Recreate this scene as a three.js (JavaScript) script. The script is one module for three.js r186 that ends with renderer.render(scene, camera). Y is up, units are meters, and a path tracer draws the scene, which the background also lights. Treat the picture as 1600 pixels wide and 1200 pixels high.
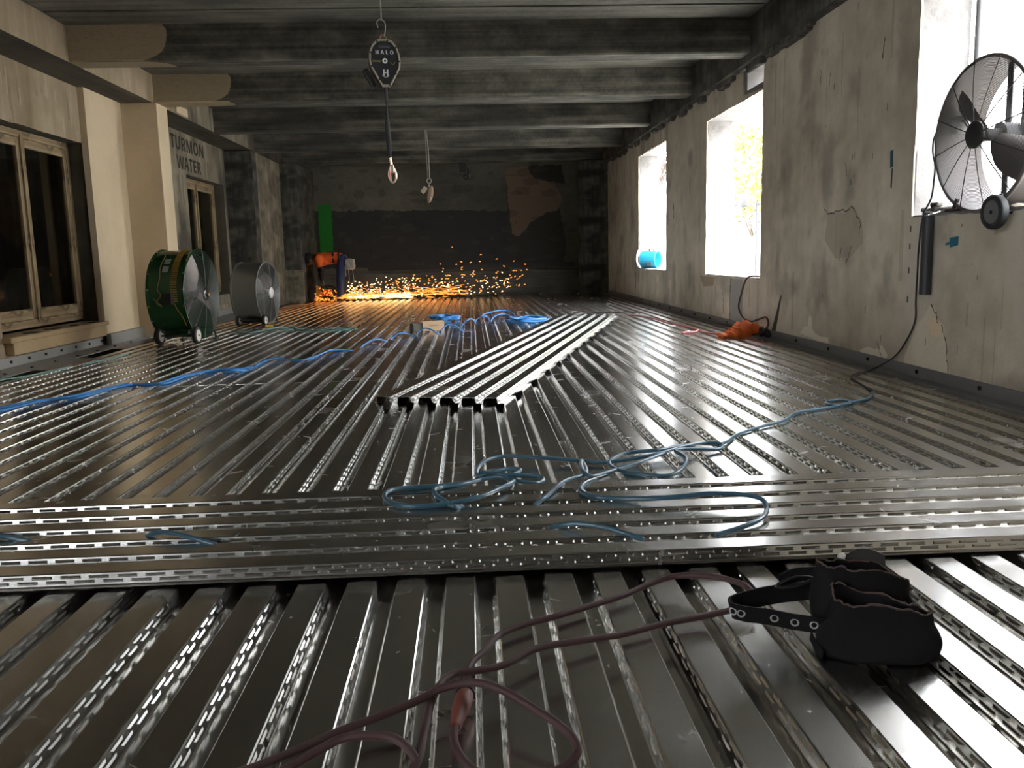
import * as THREE from 'three';
import { mergeGeometries, toCreasedNormals } from 'three/addons/utils/BufferGeometryUtils.js';
import { RoundedBoxGeometry } from 'three/addons/geometries/RoundedBoxGeometry.js';
import { TextGeometry } from 'three/addons/geometries/TextGeometry.js';
import { MarchingCubes } from 'three/addons/objects/MarchingCubes.js';
import { FontLoader } from 'three/addons/loaders/FontLoader.js';

// ---------------------------------------------------------------- camera, sky, exposure
const scene = new THREE.Scene();
const renderer = new THREE.WebGLRenderer({ antialias: true });
renderer.toneMapping = THREE.LinearToneMapping;
renderer.toneMappingExposure = 1.62;
renderer.shadowMap.enabled = true;
const R = Math.PI / 180;
const camera = new THREE.PerspectiveCamera(2 * Math.atan(600 / 1340) / R, 4 / 3, 0.05, 300);
{
  const pitch = 8.587 * R, yaw = 2.592 * R, roll = -1.402 * R;
  const f = new THREE.Vector3(Math.sin(yaw) * Math.cos(pitch), -Math.sin(pitch), -Math.cos(yaw) * Math.cos(pitch));
  const r0 = new THREE.Vector3(Math.cos(yaw), 0, Math.sin(yaw)), u0 = r0.clone().cross(f);
  const r = r0.clone().multiplyScalar(Math.cos(roll)).addScaledVector(u0, Math.sin(roll));
  const u = u0.clone().multiplyScalar(Math.cos(roll)).addScaledVector(r0, -Math.sin(roll));
  camera.quaternion.setFromRotationMatrix(new THREE.Matrix4().makeBasis(r, u, f.clone().negate()));
  camera.position.set(0, 0.99, 0);
}
scene.background = new THREE.Color(0.94, 0.98, 1.04);      // bright overcast sky, seen and felt through the openings
scene.backgroundIntensity = 17;

// ---------------------------------------------------------------- helpers
function rng(seed) { let a = seed >>> 0; return () => { a = (a + 0x6D2B79F5) | 0; let t = Math.imul(a ^ (a >>> 15), 1 | a); t = (t + Math.imul(t ^ (t >>> 7), 61 | t)) ^ t; return ((t ^ (t >>> 14)) >>> 0) / 4294967296; }; }
function hash(x, y, s) { let h = Math.imul(x, 374761393) + Math.imul(y, 668265263) + Math.imul(s, 1442695041); h = Math.imul(h ^ (h >>> 13), 1274126177); return ((h ^ (h >>> 16)) >>> 0) / 4294967296; }
function vnoise(x, y, px, py, s) {                         // tiling value noise
  const xi = Math.floor(x), yi = Math.floor(y), fx = x - xi, fy = y - yi, sx = fx * fx * (3 - 2 * fx), sy = fy * fy * (3 - 2 * fy);
  const m = (a, n) => ((a % n) + n) % n;
  const a = hash(m(xi, px), m(yi, py), s), b = hash(m(xi + 1, px), m(yi, py), s), c = hash(m(xi, px), m(yi + 1, py), s), d = hash(m(xi + 1, px), m(yi + 1, py), s);
  return a + (b - a) * sx + (c - a) * sy + (a - b - c + d) * sx * sy;
}
function fbm(u, v, px, py, s, oct = 5) { let t = 0, a = 0.5, n = 0; for (let o = 0; o < oct; o++) { t += a * vnoise(u * px, v * py, px, py, s + o * 17); n += a; a *= 0.5; px *= 2; py *= 2; } return t / n; }
const clamp = (x, a = 0, b = 1) => Math.min(b, Math.max(a, x)), lerp = (a, b, t) => a + (b - a) * t, sstep = (a, b, x) => { const t = clamp((x - a) / (b - a)); return t * t * (3 - 2 * t); };
function dataTex(w, h, fn, srgb = false) {
  const d = new Uint8Array(w * h * 4);
  for (let y = 0, i = 0; y < h; y++) for (let x = 0; x < w; x++, i += 4) { const c = fn((x + 0.5) / w, (y + 0.5) / h); d[i] = 255 * clamp(c[0]); d[i + 1] = 255 * clamp(c[1]); d[i + 2] = 255 * clamp(c[2]); d[i + 3] = 255; }
  const t = new THREE.DataTexture(d, w, h); t.wrapS = t.wrapT = THREE.RepeatWrapping; t.magFilter = t.minFilter = THREE.LinearFilter; if (srgb) t.colorSpace = THREE.SRGBColorSpace; t.needsUpdate = true; return t;
}
function canvasTex(w, h, base, paint) {                    // base(u, v) -> sRGB 0..1, v upwards; paint(ctx) on top
  const c = document.createElement('canvas'); c.width = w; c.height = h; const x = c.getContext('2d'), im = x.createImageData(w, h);
  for (let j = 0, i = 0; j < h; j++) for (let k = 0; k < w; k++, i += 4) { const q = base((k + 0.5) / w, 1 - (j + 0.5) / h); im.data[i] = 255 * clamp(q[0]); im.data[i + 1] = 255 * clamp(q[1]); im.data[i + 2] = 255 * clamp(q[2]); im.data[i + 3] = 255; }
  x.putImageData(im, 0, 0); if (paint) paint(x);
  const t = new THREE.CanvasTexture(c); t.wrapS = t.wrapT = THREE.RepeatWrapping; t.magFilter = t.minFilter = THREE.LinearFilter; t.colorSpace = THREE.SRGBColorSpace; return t;
}
function rep(t, sx, sy, ox = 0, oy = 0) { const c = t.clone(); c.repeat.set(sx, sy); c.offset.set(ox, oy); c.needsUpdate = true; return c; }
function std(o) { return new THREE.MeshStandardMaterial(o); }
const lin = (r, g, b) => new THREE.Color().setRGB(r, g, b);
function shadow(o) { o.castShadow = o.receiveShadow = true; return o; }
const used = {};
function numbered(n) { used[n] = (used[n] ?? -1) + 1; return used[n] ? n + '_' + String(used[n]).padStart(3, '0') : n; }
function part(name, geo, mat, parent) { const m = shadow(new THREE.Mesh(geo, mat)); m.name = name; parent.add(m); return m; }
function tag(o, label, category, group) { o.userData.label = label; o.userData.category = category; if (group) o.userData.group = group; return o; }
function thing(name, label, category, pos = [0, 0, 0], turn = 0, group) { const g = new THREE.Group(); g.name = numbered(name); g.position.set(...pos); g.rotation.y = turn; tag(g, label, category, group); scene.add(g); return g; }
function single(name, geo, mat, label, category, group) { const m = shadow(new THREE.Mesh(geo, mat)); m.name = numbered(name); tag(m, label, category, group); scene.add(m); return m; }
function struct(name) { const g = new THREE.Group(); g.name = name; g.userData.kind = 'structure'; scene.add(g); return g; }
function metreUV(g0) {                                     // box-projected uv in metres
  const g = g0.index ? g0.toNonIndexed() : g0, p = g.attributes.position, uv = new Float32Array(p.count * 2), a = new THREE.Vector3(), b = new THREE.Vector3(), c = new THREE.Vector3();
  for (let i = 0; i < p.count; i += 3) {
    a.fromBufferAttribute(p, i); b.fromBufferAttribute(p, i + 1); c.fromBufferAttribute(p, i + 2);
    const n = b.clone().sub(a).cross(c.clone().sub(a)), X = Math.abs(n.x), Y = Math.abs(n.y), Z = Math.abs(n.z);
    [a, b, c].forEach((q, k) => { const [s, t] = X >= Y && X >= Z ? [-q.z, q.y] : Y >= Z ? [q.x, -q.z] : [q.x, q.y]; uv[(i + k) * 2] = s; uv[(i + k) * 2 + 1] = t; });
  }
  g.setAttribute('uv', new THREE.BufferAttribute(uv, 2)); return g;
}
function bx(x0, x1, y0, y1, z0, z1) { const g = new THREE.BoxGeometry(x1 - x0, y1 - y0, Math.abs(z1 - z0)); g.translate((x0 + x1) / 2, (y0 + y1) / 2, (z0 + z1) / 2); return metreUV(g); }
function rbx(w, h, d, r = 0.01, x = 0, y = 0, z = 0) { const g = new RoundedBoxGeometry(w, h, d, 2, Math.min(r, w / 2.1, h / 2.1, d / 2.1)); g.translate(x, y, z); return metreUV(g); }
function cyl(r0, r1, h, x, y, z, seg = 20, axis = 'y') { const g = new THREE.CylinderGeometry(r1, r0, h, seg); if (axis === 'x') g.rotateZ(-Math.PI / 2); if (axis === 'z') g.rotateX(Math.PI / 2); g.translate(x, y, z); return g.toNonIndexed(); }
function rod(a, b, r, seg = 8, r2 = r) { const A = new THREE.Vector3(...a), B = new THREE.Vector3(...b), d = B.clone().sub(A), g = new THREE.CylinderGeometry(r2, r, d.length(), seg); g.applyQuaternion(new THREE.Quaternion().setFromUnitVectors(new THREE.Vector3(0, 1, 0), d.clone().normalize())); g.translate(...A.add(B).multiplyScalar(0.5).toArray()); return g.toNonIndexed(); }
function tube(pts, r, seg = 8, per = 7, closed = false) { const c = new THREE.CatmullRomCurve3(pts.map((p) => new THREE.Vector3(...p)), closed, 'centripetal'); const g = new THREE.TubeGeometry(c, Math.max(8, pts.length * per), r, seg, closed); if (closed) return g.toNonIndexed(); const e = [0, 1].map((t) => { const s = new THREE.SphereGeometry(r, 8, 6); s.translate(...c.getPoint(t).toArray()); return s.toNonIndexed(); }); return mergeGeometries([g.toNonIndexed(), ...e]); }
function torus(R0, r, x, y, z, rs = 6, ts = 32, axis = 'z') { const g = new THREE.TorusGeometry(R0, r, rs, ts); if (axis === 'x') g.rotateY(Math.PI / 2); if (axis === 'y') g.rotateX(Math.PI / 2); g.translate(x, y, z); return g.toNonIndexed(); }
function lathe(pts, seg = 32) { return new THREE.LatheGeometry(pts.map((p) => new THREE.Vector2(...p)), seg).toNonIndexed(); }
function merge(list) { return mergeGeometries(list.map((g) => { const q = g.index ? g.toNonIndexed() : g; for (const k of Object.keys(q.attributes)) if (!['position', 'normal', 'uv'].includes(k)) q.deleteAttribute(k); return q; })); }
function sdf(f, lo, hi, cell) {                            // smooth surface of a distance field
  const c = [0, 1, 2].map((k) => (lo[k] + hi[k]) / 2), half = Math.max(...[0, 1, 2].map((k) => hi[k] - lo[k])) / 2, n = Math.ceil(2 * half / cell) + 2;
  const mc = new MarchingCubes(n, std({}), false, false, 400000); mc.isolation = 0;
  const H = n / 2;
  for (let z = 0, i = 0; z < n; z++) for (let y = 0; y < n; y++) for (let x = 0; x < n; x++, i++) mc.field[i] = -f(c[0] + (x - H) / H * half, c[1] + (y - H) / H * half, c[2] + (z - H) / H * half);
  mc.update();
  const m = mc.count, g = new THREE.BufferGeometry(), p = new Float32Array(mc.positionArray.slice(0, m * 3)), nn = new Float32Array(mc.normalArray.slice(0, m * 3));
  for (let k = 0; k < m; k++) for (let a = 0; a < 3; a++) p[k * 3 + a] = p[k * 3 + a] * half + c[a];
  g.setAttribute('position', new THREE.BufferAttribute(p, 3)); g.setAttribute('normal', new THREE.BufferAttribute(nn, 3)); return metreUV(g);
}
function cap(p, a, b, ra, rb) { const dx = b[0] - a[0], dy = b[1] - a[1], dz = b[2] - a[2], t = clamp(((p[0] - a[0]) * dx + (p[1] - a[1]) * dy + (p[2] - a[2]) * dz) / (dx * dx + dy * dy + dz * dz)); return Math.hypot(p[0] - a[0] - t * dx, p[1] - a[1] - t * dy, p[2] - a[2] - t * dz) - lerp(ra, rb, t); }
function smin(a, b, k) { const h = clamp(0.5 + 0.5 * (b - a) / k); return lerp(b, a, h) - k * h * (1 - h); }
function bones(list, k) { return (x, y, z) => { let d = 9; for (const [a, b, ra, rb] of list) d = smin(d, cap([x, y, z], a, b, ra, rb), k); return d; }; }

// ---------------------------------------------------------------- materials
// galvanised deck: grain and scuffs (rub marks, dried dust) in roughness and metalness, the rolled embossments on the webs are geometry
const PER = 0.21194, EMB = 0.0864;
const scuff = (() => {
  const n = 1024, g = new Float32Array(n * n), rr = rng(5);
  for (let k = 0; k < 260; k++) {                          // faint rub marks: bundles of fine scratches
    const cx = rr() * n, cy = rr() * n, a = rr() * 6.28, L = 6 + rr() * 34, w = 2 + rr() * 9, s = 0.25 + rr() * 0.75, bend = (rr() - 0.5) * 0.03;
    for (let t = -L; t < L; t += 0.7) { const an = a + bend * t, x0 = cx + Math.cos(an) * t, y0 = cy + Math.sin(an) * t; for (let q = -w; q <= w; q += 0.7) { const x = Math.floor(x0 - Math.sin(an) * q), y = Math.floor(y0 + Math.cos(an) * q), i = (((y % n) + n) % n) * n + (((x % n) + n) % n); const e = s * (1 - Math.abs(t) / L) * (1 - Math.abs(q) / (w + 1)) * (0.2 + 0.8 * hash(Math.floor(q * 1.4) + 50, Math.floor(t / 9) + 50, k)); if (e > g[i]) g[i] = e; } }
  }
  return (u, v) => g[Math.floor(v * n) % n * n + Math.floor(u * n) % n];
})();
const deckRM = dataTex(1024, 1024, (u, v) => { const s = scuff(u, v), c = fbm(u, v, 5, 5, 11, 5), d = sstep(0.55, 0.75, fbm(u, v, 9, 9, 21, 6)); return [0, 0.215 + 0.05 * (c - 0.5) + 0.11 * s + 0.05 * d, 1 - 0.06 * s]; });
const deckC = dataTex(1024, 1024, (u, v) => { const s = scuff(u, v), c = fbm(u, v, 6, 6, 31, 5), k = 0.80 + 0.05 * (c - 0.5) + 0.03 * s; return [k * 1.0, k * 0.99, k * 0.965]; }, true);
const deckMat = std({ color: 0xffffff, metalness: 1, roughness: 1, map: rep(deckC, 1 / 2.3, 1 / 2.3), roughnessMap: rep(deckRM, 1 / 2.3, 1 / 2.3), metalnessMap: rep(deckRM, 1 / 2.3, 1 / 2.3)  });
deckMat.name = 'galvanised deck';
const steelDark = std({ color: lin(0.10, 0.10, 0.10), metalness: 0.7, roughness: 0.5, roughnessMap: rep(deckRM, 0.8, 0.8) });
const steelGrey = std({ color: lin(0.30, 0.29, 0.27), metalness: 0.35, roughness: 0.55 });
const chrome = std({ color: lin(0.75, 0.74, 0.72), metalness: 1, roughness: 0.22 });
const blackRubber = std({ color: lin(0.016, 0.016, 0.017), roughness: 0.7 });
const blackPlastic = std({ color: lin(0.02, 0.02, 0.021), roughness: 0.45 });
const ironBlack = std({ color: lin(0.025, 0.024, 0.023), roughness: 0.6, metalness: 0.3 });

// concrete and plaster: grain, patches, drips, soot
function concrete(seed, a, b, soot, dir = 0) {             // a, b: sRGB of the pale and the dark matter; dir 1: board marks run along u
  return dataTex(1024, 512, (u, v) => {
    const c = fbm(u, v, 6, 4, seed, 6), f = fbm(u, v, 120, 60, seed + 3, 3), st = dir ? fbm(u, v, 4, 40, seed + 5, 4) : fbm(u, v, 40, 3, seed + 5, 4);
    let t = clamp(0.45 * (c - 0.5) * 2.2 + 0.5 + 0.7 * (st - 0.5)); t = clamp(t + (f - 0.5) * 0.25);
    const s = soot * sstep(0.45, 0.7, fbm(u, v, 3, 3, seed + 9, 5));
    return [0, 1, 2].map((k) => lerp(a[k], b[k], t) * (1 - 0.6 * s));
  }, true);
}
const grainB = dataTex(512, 512, (u, v) => { const h = 0.6 * fbm(u, v, 12, 12, 71, 6) + 0.4 * fbm(u, v, 80, 80, 77, 3); return [h, h, h]; });
const beamTex = concrete(101, [0.56, 0.54, 0.485], [0.22, 0.21, 0.185], 0.6, 1);
const soffitTex = concrete(131, [0.54, 0.525, 0.475], [0.26, 0.25, 0.22], 0.35, 1);
const cream = [0.84, 0.76, 0.635], creamDirty = [0.66, 0.585, 0.475];
function patchPath(x, cx, cy, rx, ry, seed, jag = 0.25, n = 26) { const r = rng(seed); x.beginPath(); for (let k = 0; k <= n; k++) { const a = k / n * 6.283, q = 1 + (r() - 0.5) * 2 * jag; x[k ? 'lineTo' : 'moveTo'](cx + Math.cos(a) * rx * q, cy + Math.sin(a) * ry * q); } x.closePath(); }
const creamTex = dataTex(512, 512, (u, v) => { const c = fbm(u, v, 4, 3, 201, 5), f = fbm(u, v, 60, 60, 204, 3), t = clamp((c - 0.5) * 1.2 + 0.25 + (f - 0.5) * 0.2); return [0, 1, 2].map((k) => lerp(cream[k], creamDirty[k], t * 0.55)); }, true);
const creamMat = std({ color: 0xffffff, map: rep(creamTex, 0.5, 0.5), roughness: 0.75, bumpMap: rep(grainB, 0.9, 0.9), bumpScale: 0.003 });
function concreteMat(t, s = 0.33, bump = 0.006) { return std({ color: 0xffffff, map: rep(t, s, s * 2), roughness: 0.9, bumpMap: rep(grainB, 1.1, 1.1), bumpScale: bump }); }
const beamMat = concreteMat(beamTex, 0.29), slabMat = concreteMat(soffitTex, 0.22);
// beams with a cream painted end: the texture spans the beam's whole length
const paintedBeamTex = canvasTex(2048, 128, (u, v) => {
  const c = fbm(u * 2 % 1, v, 12, 2, 301, 6), st = fbm(u, v, 3, 10, 305, 4), f = fbm(u, v, 200, 12, 307, 3);
  const t = clamp(0.5 + (c - 0.5) * 1.1 + (st - 0.5) * 0.8 + (f - 0.5) * 0.3);
  return [0, 1, 2].map((k) => lerp([0.44, 0.425, 0.375][k], [0.15, 0.142, 0.125][k], t));
}, (x) => { x.fillStyle = 'rgb(158,142,116)'; const r = rng(9); x.beginPath(); x.moveTo(0, 0); x.lineTo(268, 0); for (let y = 0; y <= 128; y += 6) x.lineTo(286 - ((y - 50) / 50) ** 4 * 14 + 4 * Math.sin(y * 0.05) + (r() - 0.5) * 3, y); x.lineTo(0, 128); x.fill(); for (let k = 0; k < 500; k++) { x.fillStyle = r() < 0.5 ? 'rgba(176,158,128,.14)' : 'rgba(104,90,70,.12)'; x.fillRect(r() * 275, r() * 128, 2 + r() * 14, 1 + r() * 5); } });
// ---------------------------------------------------------------- structure
const XR = 3.33, XL = -4.8, YB = 3.17, YS = 3.55, ZB = -22.3, ZF = 7;
const wallWorld = (s, y, o, oct = 5, sx = 1, sy = 1) => fbm(((s * sx + 50) / 30) % 1, ((y * sy + 10) / 30) % 1, 30, 30, o, oct);
function plasterCol(s, y) {
  const big = wallWorld(s, y, 401, 5), fine = wallWorld(s, y, 407, 3, 8, 8), drip = wallWorld(s, y + 3 * vnoise(s * 5, 0.5, 150, 1, 7), 411, 4, 5, 0.7), blot = sstep(0.56, 0.66, wallWorld(s, y, 419, 6, 1.6, 1.2)), dark = sstep(0.54, 0.76, wallWorld(s, y, 431, 6, 2.0, 1.7));
  const t = clamp(0.42 + (big - 0.5) * 1.5 + (drip - 0.5) * 0.45 + (fine - 0.5) * 0.5);
  const a = [0.83, 0.785, 0.71], b = [0.64, 0.595, 0.52];
  return [0, 1, 2].map((k) => { let c = lerp(a[k], b[k], t); c = lerp(c, [0.76, 0.73, 0.68][k], blot * 0.35); return lerp(c, [0.48, 0.45, 0.40][k], dark * 0.5); });
}
function wallCanvas(s0, s1, y1, w, h, col, paint) { return canvasTex(w, h, (u, v) => col(s0 + u * (s1 - s0), v * y1), (x) => paint?.(x, (s) => (s - s0) / (s1 - s0) * w, (y) => (1 - y / y1) * h, w / (s1 - s0))); }
function wallMatOf(t, s0, s1, y1, bump = 0.006) { const m = std({ color: 0xffffff, map: rep(t, 1 / (s1 - s0), 1 / y1, -s0 / (s1 - s0), 0), roughness: 0.88, bumpMap: rep(grainB, 0.8, 0.8), bumpScale: bump }); return m; }
function crack(x, X, Y, k, pts, w, seed, col = 'rgba(40,34,28,.85)') { const r = rng(seed); x.strokeStyle = col; for (let i = 0; i + 1 < pts.length; i++) { let [a, b] = pts[i]; const [c, d] = pts[i + 1], n = 7; for (let j = 1; j <= n; j++) { const e = a + (c - a) / (n - j + 1) + (r() - 0.5) * 0.02, f = b + (d - b) / (n - j + 1) + (r() - 0.5) * 0.025; x.lineWidth = Math.max(1, w * k * (0.4 + r())); x.beginPath(); x.moveTo(X(a), Y(b)); x.lineTo(X(e), Y(f)); x.stroke(); a = e; b = f; } } }
function nearPaint(x, X, Y, k) {
  const poly = (pts, col) => { x.fillStyle = col; x.beginPath(); pts.forEach(([s, y], i) => x[i ? 'lineTo' : 'moveTo'](X(s), Y(y))); x.closePath(); x.fill(); };
  // fresh plaster fills and flaked places
  poly([[6.45, 0.02], [6.42, 0.16], [6.33, 0.28], [6.26, 0.40], [6.16, 0.47], [6.10, 0.55], [6.03, 0.54], [5.98, 0.46], [5.90, 0.42], [5.86, 0.30], [5.82, 0.16], [5.76, 0.02]], 'rgba(214,204,182,.75)');
  poly([[6.12, 0.42], [6.06, 0.47], [5.97, 0.46], [5.92, 0.39], [5.96, 0.33], [6.06, 0.33]], 'rgba(222,196,164,.9)');
  poly([[8.55, 0.13], [8.45, 0.20], [8.36, 0.21], [8.31, 0.34], [8.26, 0.30], [8.25, 0.20], [8.16, 0.16], [8.02, 0.14], [7.86, 0.15], [7.84, 0.10], [8.1, 0.09], [8.3, 0.11]], 'rgba(232,224,206,.85)');
  poly([[7.2, 0.10], [7.05, 0.15], [6.9, 0.14], [6.8, 0.19], [6.7, 0.12], [6.72, 0.06], [7.1, 0.06]], 'rgba(224,214,192,.75)');
  poly([[7.95, 1.31], [7.6, 1.28], [7.42, 1.33], [7.24, 1.2], [7.2, 1.02], [7.42, 0.9], [7.75, 0.88], [8.0, 1.05]], 'rgba(150,138,118,.45)');
  crack(x, X, Y, k, [[8.03, 1.345], [7.92, 1.29], [7.78, 1.31], [7.6, 1.30], [7.44, 1.33], [7.34, 1.24], [7.26, 1.16], [7.29, 1.10]], 0.009, 3);
  crack(x, X, Y, k, [[7.63, 0.98], [7.66, 0.86]], 0.008, 5); crack(x, X, Y, k, [[7.43, 0.99], [7.53, 0.85]], 0.008, 6);
  crack(x, X, Y, k, [[6.08, 0.56], [6.0, 0.5], [5.97, 0.44]], 0.010, 7); crack(x, X, Y, k, [[5.93, 0.42], [5.87, 0.33], [5.84, 0.18], [5.78, 0.04]], 0.010, 8);
  crack(x, X, Y, k, [[6.95, 2.62], [6.98, 2.45]], 0.016, 9); crack(x, X, Y, k, [[7.98, 2.55], [8.0, 2.42]], 0.012, 10);
  crack(x, X, Y, k, [[7.6, 1.72], [7.58, 1.6]], 0.008, 11); crack(x, X, Y, k, [[8.2, 2.62], [8.2, 2.5]], 0.01, 12);
  crack(x, X, Y, k, [[6.9, 0.22], [6.84, 0.15], [6.8, 0.1]], 0.009, 13); crack(x, X, Y, k, [[6.6, 0.06], [6.1, 0.03], [5.7, 0.06]], 0.006, 14);
  x.fillStyle = 'rgb(24,88,92)'; poly([[6.79, 1.72], [6.74, 1.73], [6.735, 1.60], [6.78, 1.59]], 'rgb(22,74,78)'); poly([[6.755, 1.585], [6.735, 1.585], [6.74, 1.43], [6.765, 1.44]], 'rgb(22,64,66)');
  poly([[5.88, 1.03], [5.77, 1.04], [5.77, 0.98], [5.87, 0.965], [5.87, 0.985], [5.93, 0.98], [5.93, 0.995], [5.88, 1.0]], 'rgb(20,92,112)');
  for (const y of [1.13, 1.0, 0.82, 0.6]) { x.fillStyle = 'rgba(38,33,28,.8)'; x.fillRect(X(6.41), Y(y), 0.02 * k, 0.045 * k); }
  const r = rng(77);
  for (let i = 0; i < 40; i++) { const s = 2.6 + r() * 6.6, y = 0.4 + r() * 2.7, l = 0.1 + r() * 0.55; x.fillStyle = r() < 0.6 ? 'rgba(86,72,54,.16)' : 'rgba(190,182,166,.13)'; x.fillRect(X(s), Y(y), (0.01 + r() * 0.05) * k, l * k); }
  for (let i = 0; i < 60; i++) { const s = 2.6 + r() * 6.6, y = r() * 3.1; x.fillStyle = 'rgba(50,42,34,.55)'; x.fillRect(X(s), Y(y), (0.004 + r() * 0.012) * k, (0.01 + r() * 0.06) * k); }
}
function farPaint(x, X, Y, k) {
  const poly = (pts, col) => { x.fillStyle = col; x.beginPath(); pts.forEach(([s, y], i) => x[i ? 'lineTo' : 'moveTo'](X(s), Y(y))); x.closePath(); x.fill(); };
  poly([[10.92, 0.0], [10.92, 0.62], [10.42, 0.62], [10.42, 0.0]], 'rgba(140,138,134,.75)');
  crack(x, X, Y, k, [[10.93, 0.62], [10.92, 0.02]], 0.022, 21, 'rgba(40,38,36,.9)');
  poly([[9.08, 0.5], [9.14, 0.46], [9.26, 0.26], [9.42, 0.02], [9.28, 0.03], [9.18, 0.24]], 'rgba(38,34,30,.85)');
  crack(x, X, Y, k, [[14.05, 1.75], [14.03, 1.5]], 0.03, 22); crack(x, X, Y, k, [[17.3, 0.9], [17.25, 0.5], [17.3, 0.1]], 0.03, 23);
  crack(x, X, Y, k, [[11.25, 0.42], [11.22, 0.15]], 0.02, 24); poly([[17.5, 1.34], [17.3, 1.4], [17.2, 1.2], [17.35, 1.05]], 'rgba(206,200,188,.8)');
  poly([[18.0, 1.9], [17.8, 1.95], [17.75, 1.8]], 'rgba(190,184,170,.7)');
  poly([[12.4, 0.62], [11.6, 0.62], [11.7, 0.5], [12.2, 0.47]], 'rgba(128,110,84,.6)');
  const r = rng(78);
  for (let i = 0; i < 60; i++) { const s = 9 + r() * 13.3, y = 0.3 + r() * 2.8, l = 0.1 + r() * 0.6; x.fillStyle = r() < 0.65 ? 'rgba(80,68,52,.18)' : 'rgba(196,190,176,.14)'; x.fillRect(X(s), Y(y), (0.02 + r() * 0.07) * k, l * k); }
}
const plasterNear = wallMatOf(wallCanvas(2.4, 9, 3.25, 2048, 1008, plasterCol, nearPaint), 2.4, 9, 3.25);
const plasterFar = wallMatOf(wallCanvas(9, 22.4, 3.25, 2048, 512, plasterCol, farPaint), 9, 22.4, 3.25);
const plasterAny = std({ color: 0xffffff, map: rep(dataTex(512, 512, (u, v) => plasterCol(u * 30, v * 30), true), 1 / 8, 1 / 8), roughness: 0.9 });
const revealMat = std({ color: 0xffffff, map: rep(dataTex(512, 512, (u, v) => { const t = clamp(0.4 + (fbm(u, v, 6, 6, 901, 6) - 0.5) * 1.2), d = sstep(0.63, 0.7, fbm(u, v, 14, 14, 905, 5)); return [0, 1, 2].map((k) => lerp(lerp([0.52, 0.505, 0.495][k], [0.40, 0.385, 0.37][k], t), [0.34, 0.33, 0.32][k], d * 0.35)); }, true), 0.7, 0.7), roughness: 0.9, bumpMap: rep(grainB, 0.9, 0.9), bumpScale: 0.006 });

function shapeOf(pts) { const s = new THREE.Shape(); pts.forEach(([a, b], i) => s[i ? 'lineTo' : 'moveTo'](a, b)); return s; }
function jagged(pts, seed, amp, step = 0.12) { const r = rng(seed), o = []; pts.forEach((p, i) => { const q = pts[(i + 1) % pts.length], L = Math.hypot(q[0] - p[0], q[1] - p[1]), n = Math.max(1, Math.round(L / step)); for (let k = 0; k < n; k++) { const t = k / n, a = p[2] === 0 || k === 0 ? 0 : amp; o.push([lerp(p[0], q[0], t) + (r() - 0.5) * a, lerp(p[1], q[1], t) + (r() - 0.5) * a]); } }); return o; }
function wallSlab(shape, holes, x0, depth) { holes.forEach((h) => shape.holes.push(new THREE.Path(h.map((p) => new THREE.Vector2(...p))))); const g = new THREE.ExtrudeGeometry(shape, { depth, bevelEnabled: false }); g.rotateY(Math.PI / 2); g.translate(x0, 0, 0); return metreUV(g); }
const rect = (a, b, c, d) => [[a, c], [b, c], [b, d], [a, d]];

// right wall: masonry core, ragged plaster coat, three openings to the daylight
const wallR = struct('wall_right');
const W = { w3: [3.95, 6.41, 1.19, 2.95], w2: [9.80, 12.10, 0.64, 2.74], w1: [14.58, 16.95, 0.65, 2.80], hole: [9.82, 10.42, 2.84, 3.06] };
part('masonry_core', wallSlab(shapeOf(rect(-7.3, 22.5, -1, 3.9)), [W.w3, W.w2, W.w1, W.hole].map(([a, b, c, d]) => rect(a, b, c, d)), XR + 0.018, 0.36), revealMat, wallR);
const hole = (w, seed) => jagged(rect(w[0], w[1], w[2], w[3]), seed, 0.022, 0.09);
part('plaster_coat', wallSlab(shapeOf([...jagged([[9, -0.02], [9, 3.13]], 1, 0).slice(0, 0), [-7.1, -0.02], [9, -0.02], ...jagged([[9, 3.11], [2.4, 3.13, 1]], 41, 0.05, 0.15).slice(0, 44), [-7.1, 3.13]]), [hole(W.w3, 31)], XR, 0.0185), plasterNear, wallR);
part('plaster_coat', wallSlab(shapeOf([[9, -0.02], [22.4, -0.02], ...jagged([[22.4, 3.08], [10.6, 3.10]], 43, 0.09, 0.16).slice(0, 74), [10.55, 3.08], [10.5, 2.8], [9.8, 2.76], [9.78, 3.0], [9.55, 3.08], [9, 3.11]]), [jagged(rect(9.8, 12.1, 0.64, 2.74), 33, 0.022, 0.09).map(([a, b]) => [a, Math.min(b, 2.742)]), hole(W.w1, 34)], XR, 0.0185), plasterFar, wallR);
part('sill_screed', merge([bx(XR + 0.005, 3.71, 1.185, 1.205, -6.41, -3.95), bx(XR + 0.005, 3.71, 0.63, 0.65, -12.1, -9.8), bx(XR + 0.005, 3.71, 0.64, 0.66, -16.95, -14.58)]), revealMat, wallR);
{ const r = rng(90), ch = []; for (let i = 0; i < 26; i++) { const g = new THREE.DodecahedronGeometry(0.012 + r() * 0.025, 0); g.scale(1 + r(), 0.6, 1 + r()); g.translate(3.35 + r() * 0.07, 1.212, -4.15 - r() * 1.1); ch.push(g); } part('mortar_rubble', metreUV(merge(ch)), plasterAny, wallR).userData.kind = 'stuff'; }

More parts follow.
